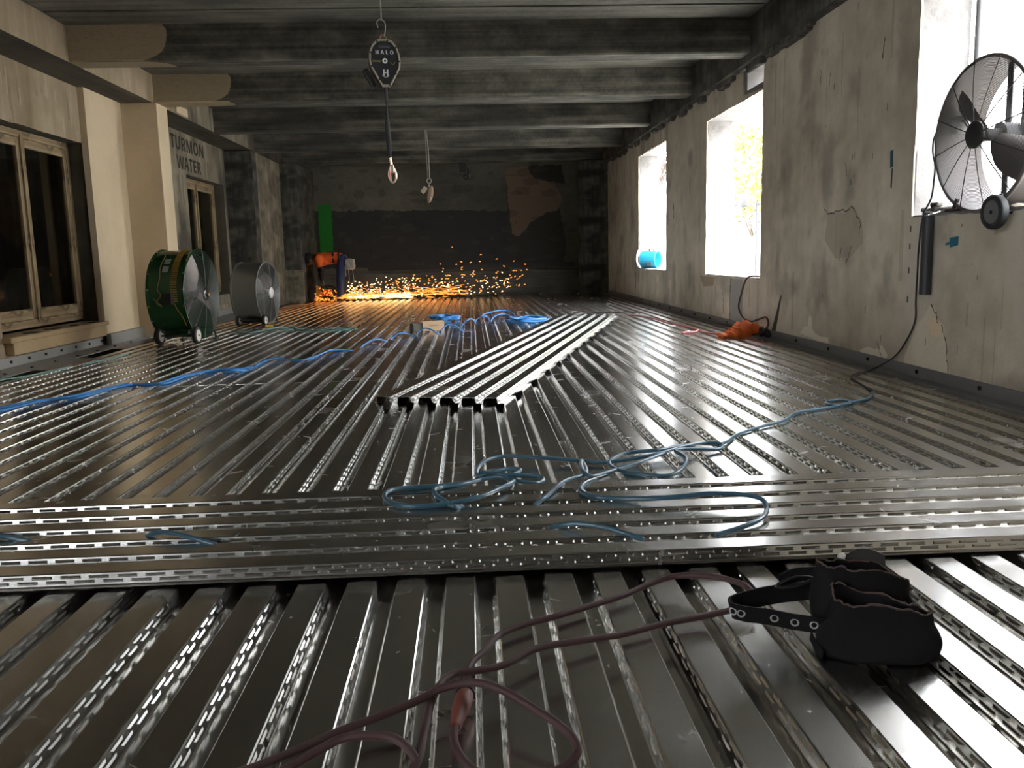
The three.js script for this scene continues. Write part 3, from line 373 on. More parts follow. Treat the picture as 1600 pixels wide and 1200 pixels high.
// ---------------------------------------------------------------- loose deck sheets
function looseSheet(label, len, pos, turn, seed, group) { const m = single('deck_sheet_loose', deckGeo(len, seed, 6, 0.0006), deckMat, label, 'metal sheet', group); m.position.set(...pos); m.rotation.y = turn; return m; }
looseSheet('silver ribbed deck sheet lying askew on the laid floor', 7.9, [-0.70, 0.0405, -5.905], -15.3 * R, 4);
looseSheet('lower ribbed deck sheet of the pair lying crosswise in the foreground', 5.75, [3.02, 0.0402, -2.575], Math.PI / 2, 7, 'crosswise sheets').position.set(2.98, 0.0402, -2.575);
looseSheet('upper ribbed deck sheet of the pair lying crosswise in the foreground', 5.75, [3.06, 0.0465, -2.572], Math.PI / 2, 9, 'crosswise sheets');
looseSheet('short ribbed deck sheet under the sparks beside the worker', 0.9, [-2.98, 0.0405, -20.45], 0, 11);
const tealMain=[[2.705,0.010,-5.623],[2.563,0.010,-5.386],[2.387,0.010,-5.248],[2.184,0.010,-5.100],[1.952,0.010,-4.989],[1.764,0.015,-4.732],[1.615,0.012,-4.623],[1.410,0.010,-4.441],[1.233,0.015,-4.194],[1.137,0.020,-4.201],[1.011,0.025,-4.140],[0.894,0.030,-4.050],[0.726,0.030,-4.007],[0.639,0.020,-3.931],[0.620,0.012,-3.853],[0.658,0.010,-3.748],[0.752,0.010,-3.666],[0.847,0.010,-3.641],[0.925,0.020,-3.716],[0.980,0.030,-3.876],[0.957,0.040,-3.983],[1.083,0.030,-4.049],[1.208,0.015,-4.096],[1.227,0.030,-4.127],[1.157,0.035,-4.145],[1.025,0.040,-4.071],[0.841,0.030,-3.950],[0.713,0.020,-3.920],[0.588,0.015,-3.895],[0.486,0.020,-3.928],[0.382,0.030,-3.940],[0.283,0.035,-3.960],[0.134,0.030,-4.030],[0.049,0.030,-3.964],[0.005,0.020,-3.838],[0.013,0.020,-3.710],[0.073,0.030,-3.730],[0.162,0.030,-3.787],[0.198,0.030,-3.759],[0.158,0.025,-3.704],[0.072,0.020,-3.690],[-0.005,0.030,-3.587],[-0.156,0.050,-3.462],[-0.288,0.057,-3.425],[-0.355,0.062,-3.368],[-0.365,0.057,-3.303],[-0.324,0.057,-3.209],[-0.252,0.057,-3.157],[-0.138,0.057,-3.159],[-0.006,0.067,-3.203],[0.116,0.067,-3.363],[0.160,0.040,-3.527]];
const tealTwo=[[0.025,0.030,-3.737],[0.100,0.035,-3.673],[0.198,0.030,-3.656],[0.277,0.020,-3.661],[0.289,0.020,-3.605],[0.252,0.030,-3.520],[0.177,0.040,-3.525],[0.097,0.050,-3.572],[0.023,0.040,-3.578],[-0.053,0.050,-3.478],[-0.146,0.057,-3.416],[-0.172,0.062,-3.353],[-0.160,0.057,-3.294],[-0.125,0.057,-3.209],[-0.089,0.057,-3.136],[-0.059,0.040,-3.181]];
const tealThree=[[0.913,0.030,-3.992],[0.762,0.020,-3.861],[0.623,0.010,-3.764],[0.498,0.020,-3.641],[0.477,0.030,-3.673],[0.478,0.030,-3.789],[0.498,0.020,-3.926],[0.484,0.020,-3.688],[0.434,0.020,-3.628],[0.392,0.030,-3.553],[0.339,0.057,-3.388],[0.296,0.057,-3.288],[0.258,0.057,-3.203],[0.222,0.045,-3.161]];
const tealFour=[[0.507,0.030,-3.548],[0.435,0.057,-3.375],[0.412,0.057,-3.282],[0.453,0.057,-3.194],[0.553,0.057,-3.154],[0.662,0.067,-3.106],[0.754,0.077,-3.084],[0.875,0.087,-3.076],[0.987,0.087,-3.044],[1.044,0.077,-3.020],[1.040,0.067,-2.940],[0.985,0.062,-2.833],[0.899,0.057,-2.767],[0.799,0.045,-2.727]];
const tealFive=[[0.258,0.040,-2.891],[0.296,0.057,-2.863],[0.338,0.067,-2.841],[0.418,0.067,-2.796],[0.488,0.057,-2.749],[0.544,0.042,-2.727]];
const tealSix=[[-1.167,0.040,-2.967],[-1.136,0.057,-2.940],[-1.097,0.067,-2.919],[-1.040,0.067,-2.898],[-0.965,0.057,-2.865],[-0.892,0.042,-2.840]];
const tealSeven=[[-1.840,0.057,-3.040],[-1.733,0.057,-3.006],[-1.647,0.057,-2.967],[-1.564,0.042,-2.960]];
const tealCoil=[[2.389,0.012,-5.235],[2.368,0.014,-5.300],[2.291,0.014,-5.315],[2.215,0.014,-5.233],[2.225,0.014,-5.161],[2.302,0.014,-5.169],[2.364,0.020,-5.217],[2.328,0.022,-5.285],[2.245,0.020,-5.264]];
const fanCable=[[3.591,0.030,-7.139],[3.195,0.012,-6.655],[3.009,0.008,-6.499],[2.880,0.008,-6.348],[2.805,0.008,-6.095],[2.764,0.008,-5.884],[2.712,0.012,-5.637]];
const blueLeft=[[-3.394,0.012,-5.757],[-3.257,0.012,-5.970],[-3.209,0.012,-6.190],[-3.137,0.012,-6.396],[-2.955,0.012,-6.476],[-2.909,0.012,-6.678],[-2.855,0.012,-6.994],[-2.752,0.012,-7.112],[-2.545,0.012,-7.068],[-2.487,0.012,-7.547],[-2.360,0.012,-7.812],[-2.144,0.030,-7.671],[-2.069,0.000,-7.878]];
const blueLeftTwo=[[-3.498,0.012,-5.940],[-3.331,0.012,-6.109],[-3.227,0.020,-6.255],[-3.126,0.012,-6.422],[-2.986,0.012,-6.632],[-2.929,0.012,-6.842],[-2.855,0.012,-7.098],[-2.632,0.012,-7.051],[-2.558,0.012,-7.366],[-2.493,0.012,-7.671],[-2.313,0.020,-7.828],[-2.111,0.012,-7.931],[-2.035,0.012,-8.098]];
const blueMid=[[-2.036,0.012,-8.051],[-2.046,0.012,-8.394],[-1.952,0.030,-8.535],[-1.831,0.012,-8.548],[-1.688,0.012,-8.460],[-1.595,0.012,-8.817],[-1.499,0.030,-9.168],[-1.370,0.012,-9.298],[-1.274,-0.010,-9.345],[-1.238,0.012,-9.797],[-1.148,0.050,-9.981],[-1.063,0.030,-10.161],[-0.997,-0.010,-10.238],[-0.979,0.012,-10.564],[-0.895,0.060,-10.617],[-0.793,0.040,-10.718],[-0.699,-0.010,-10.710],[-0.690,0.030,-10.976],[-0.609,0.080,-11.036],[-0.500,0.060,-10.945],[-0.405,-0.010,-10.965],[-0.392,0.030,-11.356],[-0.307,0.090,-11.424],[-0.206,0.060,-11.443],[-0.132,-0.010,-11.536],[-0.127,0.030,-12.115],[-0.053,0.090,-12.131],[0.029,0.060,-12.504],[0.056,-0.010,-12.672],[0.079,0.030,-13.019],[0.167,0.080,-12.963],[0.246,0.050,-13.082],[0.281,-0.010,-12.961],[0.327,0.030,-13.193],[0.414,0.060,-13.439],[0.556,0.030,-13.973],[0.642,0.012,-13.604],[0.738,0.012,-13.149]];
const blueUpper=[[0.159,0.012,-13.940],[0.228,0.030,-14.264],[0.363,0.040,-14.545],[0.509,0.030,-14.983],[0.630,0.012,-15.215],[0.694,0.012,-14.668],[0.702,0.012,-13.580]];
const redHose=[[-0.480,0.050,-1.481],[-0.435,0.040,-1.525],[-0.367,0.035,-1.585],[-0.299,0.035,-1.641],[-0.223,0.040,-1.682],[-0.140,0.050,-1.726],[-0.094,0.060,-1.750],[-0.047,0.070,-1.752],[-0.001,0.075,-1.738],[0.045,0.070,-1.710],[0.109,0.060,-1.644],[0.157,0.050,-1.591],[0.178,0.040,-1.557],[0.180,0.030,-1.536],[0.156,0.020,-1.511],[0.110,0.010,-1.496],[0.049,0.012,-1.478],[-0.005,0.020,-1.490],[-0.034,0.025,-1.520],[-0.055,0.030,-1.566],[-0.062,0.033,-1.609],[-0.060,0.035,-1.636]];
const redSleeve=[[-0.060,0.035,-1.636],[-0.055,0.036,-1.671],[-0.046,0.036,-1.727],[-0.037,0.034,-1.785]];
const redHoseTwo=[[-0.037,0.034,-1.785],[-0.034,0.030,-1.833],[-0.037,0.025,-1.873],[-0.026,0.020,-1.945],[0.008,0.020,-2.009],[0.047,0.020,-2.093],[0.119,0.020,-2.151],[0.189,0.020,-2.185],[0.296,0.020,-2.246],[0.410,0.020,-2.315],[0.484,0.025,-2.367],[0.569,0.035,-2.402],[0.634,0.045,-2.379],[0.704,0.050,-2.333],[0.751,0.045,-2.287],[0.755,0.035,-2.232],[0.702,0.025,-2.187],[0.604,0.020,-2.154],[0.478,0.020,-2.114],[0.355,0.020,-2.061],[0.237,0.030,-2.015],[0.131,0.035,-1.973],[0.052,0.035,-1.898],[-0.015,0.040,-1.866],[-0.064,0.045,-1.846],[-0.096,0.045,-1.798],[-0.113,0.040,-1.726],[-0.122,0.035,-1.625],[-0.131,0.030,-1.531],[-0.141,0.020,-1.514]];
const redLoop=[[-0.407,0.020,-1.525],[-0.378,0.025,-1.539],[-0.322,0.040,-1.573],[-0.281,0.050,-1.591],[-0.231,0.055,-1.589],[-0.178,0.050,-1.582],[-0.143,0.040,-1.548],[-0.133,0.030,-1.531],[-0.141,0.020,-1.506]];
const redFloorCable=[[2.444,0.008,-13.381],[2.639,0.010,-12.849],[2.694,0.008,-11.615],[2.804,0.008,-10.840],[2.807,0.008,-10.102],[2.933,0.010,-9.872]];
const farCable=[[1.791,0.010,-15.103],[2.047,0.010,-14.131],[2.346,0.010,-14.006],[2.593,0.020,-13.909],[2.681,0.010,-13.554]];
const tealLeftFloor=[[-3.390,0.010,-12.372],[-3.109,0.010,-11.975],[-2.920,0.020,-12.103],[-2.828,0.030,-12.489],[-2.635,0.020,-12.656],[-2.378,0.010,-12.041],[-2.116,0.010,-12.058],[-1.853,0.010,-12.075],[-1.621,0.010,-12.210]];
const tealLeftFloorTwo=[[-3.382,0.010,-12.583],[-2.989,0.020,-12.024],[-2.906,0.010,-12.425],[-2.635,0.020,-12.218],[-2.416,0.010,-12.479],[-2.104,0.020,-12.254],[-1.855,0.010,-12.399],[-1.635,0.010,-12.108]];
const tealLeftFloorThree=[[-3.182,0.010,-12.626],[-2.802,0.020,-12.168],[-2.637,0.010,-12.443],[-2.281,0.020,-11.996],[-1.958,0.010,-11.903],[-1.685,0.010,-12.019]];
const gutterHose=[[-4.118,0.012,-7.400],[-4.133,0.012,-7.630],[-4.023,0.012,-7.847],[-3.953,0.012,-8.176],[-3.921,0.012,-8.497]];
const gutterHoseTwo=[[-3.857,0.012,-8.630],[-3.840,0.012,-8.886],[-3.797,0.012,-9.094],[-3.781,0.012,-9.561]];
// ---------------------------------------------------------------- drum fans
function wheel(parent, r, w, pos, tyreMat, discMat) {      // axle along local z
  const t = part('wheel', lathe([[r * 0.68, -w / 2], [r * 0.93, -w / 2], [r, -w * 0.3], [r, w * 0.3], [r * 0.93, w / 2], [r * 0.68, w / 2], [r * 0.68, -w / 2]], 28).rotateX(Math.PI / 2), tyreMat, parent); t.position.set(...pos);
  part('wheel_disc', merge([lathe([[0, w * 0.42], [r * 0.2, w * 0.45], [r * 0.25, w * 0.3], [r * 0.62, w * 0.26], [r * 0.69, w * 0.46]], 24).rotateX(Math.PI / 2), lathe([[r * 0.69, -w * 0.46], [r * 0.62, -w * 0.26], [0, -w * 0.3]], 24).rotateX(Math.PI / 2)]), discMat, t);
  part('axle_nut', cyl(r * 0.11, r * 0.11, w * 1.15, 0, 0, 0, 6, 'z'), ironBlack, t); return t;
}
function drumFan(o) {                                      // front towards +z, centre of the front guard at height o.cy
  const t = thing('drum_fan', o.label, 'fan', o.pos, o.turn, 'drum fans'), Rr = o.D / 2, d = o.depth, cy = o.cy, M = o.drum;
  const dr = part('drum', lathe([[Rr - 0.012, 0.004], [Rr + 0.008, 0.008], [Rr + 0.012, -0.004], [Rr + 0.004, -0.022], [Rr - 0.006, -0.03], [Rr - 0.006, -d + 0.03], [Rr + 0.004, -d + 0.022], [Rr + 0.012, -d + 0.004], [Rr + 0.008, -d - 0.008], [Rr - 0.012, -d - 0.004], [Rr - 0.012, -d], [Rr - 0.012, 0.004]], 72).rotateX(Math.PI / 2), M, t); dr.position.y = cy;
  const ring = (z, n, r0, w) => { const g = []; for (let i = 0; i < n; i++) { const q = lerp(r0, Rr - 0.012, i / (n - 1)); g.push(torus(q, w, 0, cy, z + 0.035 * (1 - (q / Rr) ** 2) * Math.sign(z + d / 2), 4, 56)); } return merge(g); };
  part('front_guard', ring(0.012, o.rings, 0.075, o.wire), o.guard, t).userData.kind = 'stuff'; part('rear_guard', ring(-d - 0.012, Math.round(o.rings * 0.5), 0.075, o.wire), o.guard, t).userData.kind = 'stuff';
  for (let i = 0; i < o.spokes; i++) { const a = (i + 0.35) / o.spokes * 6.283, c = Math.cos(a), s = Math.sin(a); part('guard_spoke', tube([[c * 0.05, cy + s * 0.05, 0.052], [c * Rr * 0.5, cy + s * Rr * 0.5, 0.044], [c * (Rr - 0.004), cy + s * (Rr - 0.004), 0.016]], o.wire * 1.9, 5, 4), o.guard, t); }
  part('hub_cap', lathe([[0, 0.07], [0.06, 0.068], [0.085, 0.055], [0.085, 0.038], [0, 0.038]], 24).rotateX(Math.PI / 2).translate(0, cy, 0), o.hub, t);
  part('motor', merge([cyl(0.075, 0.075, 0.16, 0, cy, -d * 0.62, 24, 'z'), cyl(0.04, 0.04, 0.16, 0, cy, -d * 0.3, 16, 'z')]), o.motor, t);
  for (const s of [-1, 1]) part('motor_bracket', rbx(0.05, o.D - 0.03, 0.012, 0.004, s * 0.075, cy, -d * 0.72), o.motor, t);
  for (let k = 0; k < o.blades; k++) {                     // twisted sheet blades
    const g = new THREE.BoxGeometry(1, 1, 0.004, 6, 10, 1), p = g.attributes.position, L = Rr - 0.09;
    for (let i = 0; i < p.count; i++) { const v = p.getY(i) + 0.5, w = (0.13 + 0.16 * Math.sin(Math.min(1, v * 1.15) * 2.4)) * (o.D / 1.1), tw = lerp(0.95, 0.45, v), x = p.getX(i) * w, z = p.getZ(i) + 0.03 * (1 - 4 * p.getX(i) ** 2); p.setXYZ(i, x * Math.cos(tw) - z * Math.sin(tw), 0.045 + v * L, x * Math.sin(tw) + z * Math.cos(tw)); }
    g.computeVertexNormals(); g.rotateZ(k / o.blades * 6.283 + o.bladeTurn); g.translate(0, cy, -d * 0.3); part('blade', metreUV(g), o.blade, t);
  }
  const sx = o.side, wy = o.wheelY;
  const wr = o.wheelR;
  for (const z of [o.wheelZ, -d + 0.02]) wheel(t, wr, 0.052, [sx * o.wheelX, wy, z], blackRubber, o.disc);
  part('axle', rod([sx * o.wheelX, wy, o.wheelZ], [sx * o.wheelX, wy, -d], 0.012), ironBlack, t);
  for (const z of [0.0, -d + 0.02]) { part('foot', merge([rod([-sx * o.wheelX * 0.9, cy - Rr * 0.80, z - 0.005], [-sx * o.wheelX * 1.05, o.footY + 0.012, z], 0.014), rbx(0.12, 0.02, 0.05, 0.006, -sx * o.wheelX * 1.05, o.footY + 0.011, z)]), ironBlack, t); part('wheel_strut', rod([sx * o.wheelX, wy, z], [sx * o.wheelX * 0.85, cy - Rr * 0.80, z - 0.005], 0.012), ironBlack, t); }
  return t;
}
const green = std({ color: lin(0.006, 0.062, 0.016), roughness: 0.38, metalness: 0.1, roughnessMap: rep(deckRM, 1, 1) });
const wire = std({ color: lin(0.20, 0.20, 0.195), roughness: 0.4, metalness: 0.8 });
const bladeMat = std({ color: lin(0.24, 0.20, 0.19), roughness: 0.4, metalness: 0.6 });
const fanGreen = drumFan({ label: 'green drum fan with a yellow air hose lashed round its barrel', pos: [-3.34, 0, -10.9], turn: 85 * R, D: 1.09, depth: 0.45, cy: 0.60, drum: green, guard: wire, hub: steelDark, motor: ironBlack, blade: bladeMat, blades: 3, bladeTurn: 4.45, rings: 34, wire: 0.0013, spokes: 10, side: -1, wheelX: 0.33, wheelY: 0.112, wheelR: 0.108, wheelZ: 0.03, footY: 0.002, disc: std({ color: lin(0.62, 0.58, 0.50), roughness: 0.6 }) });
{ // what is lashed and stuck to the green barrel
  const Rr = 0.545, cy = 0.6, pt = (a, z, e = 0.004) => [Math.cos(a) * (Rr + e), cy + Math.sin(a) * (Rr + e), z];
  const yel = std({ color: lin(0.36, 0.20, 0.035), roughness: 0.6 }), cg = [];
  for (let i = 0; i < 30; i++) { const a = 1.75 + i * 0.052; const [x, y] = pt(a, 0); const g = new THREE.BoxGeometry(0.012, 0.012, 0.075); g.rotateZ(a); g.translate(x, y, -0.12); cg.push(metreUV(g)); }
  part('hose_coils', merge(cg), yel, fanGreen); part('hose_lead', tube([pt(3.3, -0.12, 0.012), pt(3.42, -0.1, 0.01), pt(3.6, -0.06, 0.006), pt(3.85, -0.05, 0.006)], 0.005, 6), yel, fanGreen);
  part('frayed_strap', tube([pt(2.1, -0.30), pt(2.5, -0.30, 0.012), pt(2.75, -0.29, 0.006), pt(3.0, -0.31, 0.012), pt(3.12, -0.27, 0.02), pt(3.28, -0.33, 0.016), pt(3.36, -0.27, 0.012), pt(3.2, -0.36, 0.012)], 0.006, 6), std({ color: lin(0.28, 0.24, 0.10), roughness: 0.8 }), fanGreen);
  for (const a of [2.3, 2.52]) { const g = new THREE.BoxGeometry(0.004, 0.085, 0.07); g.rotateZ(a); const [x, y] = pt(a, 0, 0.0); g.translate(x, y, -0.24); part('sticker', metreUV(g), std({ color: lin(0.30, 0.33, 0.30), roughness: 0.6 }), fanGreen); }
  for (let i = 0; i < 12; i++) { const a = 1.2 + i * 0.36, [x, y] = pt(a, 0, 0.004); for (const z of [-0.012, -0.438]) { const m = part('rim_bolt', new THREE.SphereGeometry(0.011, 8, 6), steelGrey, fanGreen); m.position.set(x, y, z); } }
  part('control_box', rbx(0.09, 0.14, 0.1, 0.01).rotateZ(3.2).translate(-0.575, 0.57, -0.17), ironBlack, fanGreen);
}
drumFan({ label: 'grey sheet-metal drum fan standing behind the green one', pos: [-3.13, 0, -13.5], turn: 81 * R, D: 0.93, depth: 0.40, cy: 0.50, drum: std({ color: lin(0.20, 0.21, 0.20), roughness: 0.45, metalness: 0.5 }), guard: wire, hub: std({ color: lin(0.6, 0.6, 0.58), roughness: 0.4 }), motor: ironBlack, blade: bladeMat, blades: 3, bladeTurn: 1.1, rings: 30, wire: 0.0018, spokes: 10, side: -1, wheelX: 0.28, wheelY: 0.092, wheelR: 0.088, wheelZ: 0.03, footY: 0.002, disc: std({ color: lin(0.6, 0.58, 0.54), roughness: 0.6 }) });
const fanBig = drumFan({ label: 'large grey drum fan set on the sill of the nearest opening', pos: [3.255, 0, -5.44], turn: -86 * R, D: 0.95, depth: 0.32, cy: 1.665, drum: std({ color: lin(0.10, 0.085, 0.078), roughness: 0.6, metalness: 0.1 }), guard: std({ color: lin(0.06, 0.055, 0.052), roughness: 0.5, metalness: 0.5 }), hub: ironBlack, motor: std({ color: lin(0.03, 0.03, 0.03), roughness: 0.6 }), blade: std({ color: lin(0.10, 0.085, 0.078), roughness: 0.6, metalness: 0.1 }), blades: 2, bladeTurn: 0.95, rings: 46, wire: 0.0019, spokes: 12, side: 1, wheelX: 0.24, wheelY: 1.175, wheelR: 0.105, wheelZ: 0.055, footY: 1.2, disc: std({ color: lin(0.10, 0.10, 0.10), roughness: 0.6 }) });
part('junction_box', rbx(0.08, 0.12, 0.1, 0.01, -0.40, 1.78, -0.12), steelGrey, fanBig); part('capacitor_lead', tube([[-0.36, 1.80, -0.1], [-0.28, 1.79, -0.06], [-0.22, 1.72, -0.08], [-0.12, 1.67, -0.14]], 0.006), blackRubber, fanBig);
single('power_cable', merge([tube([[3.30, 1.72, -5.93], [3.275, 1.77, -5.975], [3.27, 1.73, -6.03], [3.27, 1.64, -6.045], [3.27, 1.53, -6.005], [3.27, 1.44, -6.01], [3.272, 1.31, -6.04], [3.23, 1.2, -6.054], [3.225, 0.952, -6.09], [3.24, 0.815, -6.12], [3.29, 0.578, -6.22], [3.30, 0.435, -6.234], [3.30, 0.281, -6.34], [3.29, 0.12, -6.52], ...fanCable.slice(1)], 0.0065, 8, 6), tube([[3.275, 1.775, -5.965], [3.26, 1.76, -5.93], [3.262, 1.68, -5.94], [3.27, 1.60, -5.99], [3.275, 1.54, -6.01]], 0.006, 8, 6)]), blackRubber, 'thin black cable drooping from the big fan down the wall', 'cable');

{ // things on the near sill
  const t = thing('scaffold_tube', 'short pale steel tube with a clamp lying on the nearest sill', 'tube', [3.40, 1.205, -6.12]);
  part('tube', cyl(0.024, 0.024, 0.36, 0, 0.025, 0.12, 16, 'z'), std({ color: lin(0.42, 0.40, 0.37), metalness: 0.6, roughness: 0.45 }), t);
  part('clamp', merge([rbx(0.075, 0.06, 0.06, 0.012, -0.02, 0.03, -0.03), rbx(0.05, 0.03, 0.1, 0.008, -0.03, 0.066, -0.02), cyl(0.012, 0.012, 0.09, -0.06, 0.03, -0.07, 8, 'z')]), std({ color: lin(0.14, 0.13, 0.12), metalness: 0.7, roughness: 0.4 }), t); part('clamp_bolt', merge([cyl(0.008, 0.008, 0.14, -0.05, 0.035, -0.1, 8, 'z'), cyl(0.018, 0.018, 0.02, -0.05, 0.035, -0.16, 6, 'z')]), blackRubber, t);
  const p = thing('hanging_pipe', 'black plastic pipe hanging down the wall below the sill clamp', 'pipe', [3.285, 0.63, -6.09]); part('pipe', lathe([[0.036, 0], [0.04, 0.002], [0.04, 0.585], [0.036, 0.587], [0.034, 0.58], [0.034, 0.005], [0.036, 0]], 24), std({ color: lin(0.03, 0.03, 0.033), roughness: 0.5 }), p); part('strap', tube([[0.0, 0.55, -0.045], [-0.045, 0.56, 0], [0, 0.57, 0.045], [0.06, 0.585, 0.03], [0.10, 0.59, 0]], 0.006), chrome, p);
}

// ---------------------------------------------------------------- hanging gear
{ // self-retracting lifeline
  const t = thing('lifeline_reel', 'black teardrop fall-arrest reel reading HALO hanging from the ceiling', 'reel', [-0.475, 2.0, -5.4], 12 * R);
  const TD = [[-57, 0], [-120, 105], [-190, 228], [-255, 345], [-275, 450], [-268, 590], [-222, 705], [-135, 795], [-70, 812], [60, 812], [135, 790], [215, 690], [258, 560], [272, 440], [262, 330], [200, 215], [135, 100], [75, 0]];
  const out = (k) => TD.map(([x, y]) => [x * 0.000331 * k, 0.14 + (y * 0.000331 - 0.14) * k]);
  const ext = (k, z0, z1, bev) => { const g = new THREE.ExtrudeGeometry(shapeOf(out(k)), { depth: z1 - z0, bevelEnabled: bev > 0, bevelSize: bev, bevelThickness: bev, bevelSegments: 2, curveSegments: 4 }); g.translate(0, 0, z0); return metreUV(g); };
  part('housing', ext(0.94, -0.045, 0.025, 0.006), blackPlastic, t);
  { const s = shapeOf(out(1.0)); s.holes.push(new THREE.Path(out(0.915).map((p) => new THREE.Vector2(...p)))); const g = new THREE.ExtrudeGeometry(s, { depth: 0.014, bevelEnabled: true, bevelSize: 0.002, bevelThickness: 0.002, bevelSegments: 1 }); g.translate(0, 0, 0.026); part('metal_rim', metreUV(g), std({ color: lin(0.40, 0.37, 0.28), metalness: 0.6, roughness: 0.5 }), t); }
  part('label_plate', ext(0.9, 0.030, 0.036, 0.001), std({ color: lin(0.018, 0.018, 0.02), roughness: 0.4 }), t);
  out(0.955).filter((_, i) => i % 2 === 1).forEach(([x, y]) => part('rim_screw', cyl(0.0055, 0.0055, 0.012, x, y, 0.038, 10, 'z'), ironBlack, t));
  const white = std({ color: lin(0.66, 0.65, 0.63), roughness: 0.6 }), gold = std({ color: lin(0.16, 0.13, 0.05), roughness: 0.6 });
  part('lettering', metreUV(text('H A L O', 0.022, 0.001, 1.05).translate(0, 0.185, 0.0375)), white, t); part('emblem_letter', metreUV(text('H', 0.036, 0.001, 1.1).translate(0.002, 0.062, 0.0375)), white, t);
  part('centre_ring', merge([torus(0.011, 0.0045, 0, 0.147, 0.038, 6, 24)]), white, t); part('emblem_arc', (() => { const g = new THREE.TorusGeometry(0.022, 0.0016, 5, 20, 2.2); g.rotateZ(3.14 + 0.45); g.translate(0.002, 0.076, 0.038); return g; })(), white, t);
  part('gold_print', bx(-0.075, -0.022, 0.139, 0.15, 0.0374, 0.0382), gold, t); part('gold_print', (() => { const g = new THREE.TorusGeometry(0.013, 0.0022, 5, 14, 3.4); g.rotateZ(3.0); g.translate(0.046, 0.142, 0.038); return g.toNonIndexed(); })(), gold, t);
  part('grey_print', bx(-0.034, 0.034, 0.222, 0.233, 0.0374, 0.0379), std({ color: lin(0.08, 0.08, 0.085), roughness: 0.6 }), t);
  part('side_handle', merge([rbx(0.034, 0.12, 0.04, 0.01).rotateZ(0.5).translate(-0.088, 0.055, -0.03), tube([[-0.098, 0.17, -0.02], [-0.115, 0.20, -0.02], [-0.09, 0.24, -0.02], [-0.06, 0.255, -0.02]], 0.004)]), blackPlastic, t);
  part('swivel', merge([torus(0.018, 0.004, -0.002, 0.285, 0, 6, 20), rbx(0.05, 0.025, 0.03, 0.006, 0, 0.262, 0)]), std({ color: lin(0.30, 0.16, 0.09), metalness: 0.6, roughness: 0.5 }), t);
  part('carabiner', tube([[0.004, 0.295, 0], [0.014, 0.33, 0], [0.012, 0.375, 0], [-0.012, 0.392, 0], [-0.034, 0.375, 0], [-0.028, 0.345, 0]], 0.004, 6), steelGrey, t);
  part('hanging_rope', tube([[-0.006, 0.388, 0], [-0.01, 0.6, 0], [-0.012, 1.1, 0], [-0.01, 1.56, 0]], 0.005, 6), std({ color: lin(0.20, 0.18, 0.15), roughness: 0.9 }), t);
  part('webbing', (() => { const c = [[0.0, 0.015, -0.01, 0.011], [0.006, -0.08, -0.01, 0.011], [0.004, -0.10, -0.01, 0.004], [0.002, -0.15, -0.01, 0.01], [0.004, -0.165, -0.01, 0.008], [0.002, -0.19, -0.01, 0.014], [0.006, -0.3, -0.01, 0.018], [0.008, -0.36, -0.01, 0.012], [0.012, -0.41, -0.01, 0.008]]; const g = []; for (let i = 0; i + 1 < c.length; i++) g.push(rod(c[i].slice(0, 3), c[i + 1].slice(0, 3), c[i][3], 10, c[i + 1][3])); return merge(g); })(), blackRubber, t);
  const brass = std({ color: lin(0.78, 0.66, 0.52), metalness: 0.9, roughness: 0.3 });
  part('snap_hook', merge([rod([0.012, -0.405, -0.01], [0.018, -0.45, -0.01], 0.008), rbx(0.028, 0.05, 0.022, 0.008, 0.02, -0.475, -0.01), tube([[0.014, -0.46, -0.01], [0.002, -0.49, -0.01], [0.004, -0.535, -0.01], [0.02, -0.556, -0.01], [0.038, -0.542, -0.01], [0.044, -0.51, -0.01], [0.034, -0.475, -0.01]], 0.0065, 8)]), brass, t); part('hook_gate', rod([0.004, -0.48, -0.004], [0.008, -0.535, -0.004], 0.006), std({ color: lin(0.5, 0.16, 0.14), metalness: 0.5, roughness: 0.4 }), t);
}
{ // pulley block on a wire sling
  const t = thing('pulley_block', 'small snatch block on a doubled wire below a ceiling beam', 'pulley', [-0.69, 1.9, -15.45], 0);
  const w = std({ color: lin(0.35, 0.33, 0.30), roughness: 0.6, metalness: 0.4 });
  part('wire_sling', merge([tube([[-0.02, 1.30, 0], [-0.01, 0.9, 0], [0.0, 0.46, 0]], 0.008, 5), tube([[0.0, 1.30, 0], [0.025, 0.9, 0], [0.032, 0.46, 0]], 0.008, 5)]), w, t); part('thimble', torus(0.04, 0.009, 0.02, 0.40, 0, 6, 20), w, t);
  const wood = std({ color: lin(0.40, 0.28, 0.18), roughness: 0.6 });
  part('sheave_cheek', lathe([[0, -0.012], [0.10, -0.012], [0.11, 0], [0.10, 0.012], [0, 0.012]], 28).rotateX(Math.PI / 2).scale(0.45, 1.35, 1).rotateZ(-0.2).translate(0.035, 0.165, 0.03), wood, t); part('sheave', lathe([[0, -0.02], [0.08, -0.02], [0.07, 0], [0.08, 0.02], [0, 0.02]], 24).rotateX(Math.PI / 2).scale(0.45, 1.3, 1).rotateZ(-0.2).translate(0.01, 0.16, 0), std({ color: lin(0.16, 0.06, 0.04), roughness: 0.6, metalness: 0.4 }), t);
  part('yoke', rbx(0.12, 0.075, 0.06, 0.012).rotateZ(0.9).translate(-0.075, 0.245, 0), std({ color: lin(0.55, 0.46, 0.37), roughness: 0.5 }), t); part('pin', cyl(0.014, 0.014, 0.1, 0.03, 0.165, 0.02, 10, 'z'), chrome, t); part('label_plate', rbx(0.035, 0.06, 0.006, 0.002).rotateZ(-0.2).translate(0.03, 0.09, 0.045), chrome, t); part('eye_link', rod([0.02, 0.36, 0], [0.015, 0.29, 0], 0.008), w, t);
}
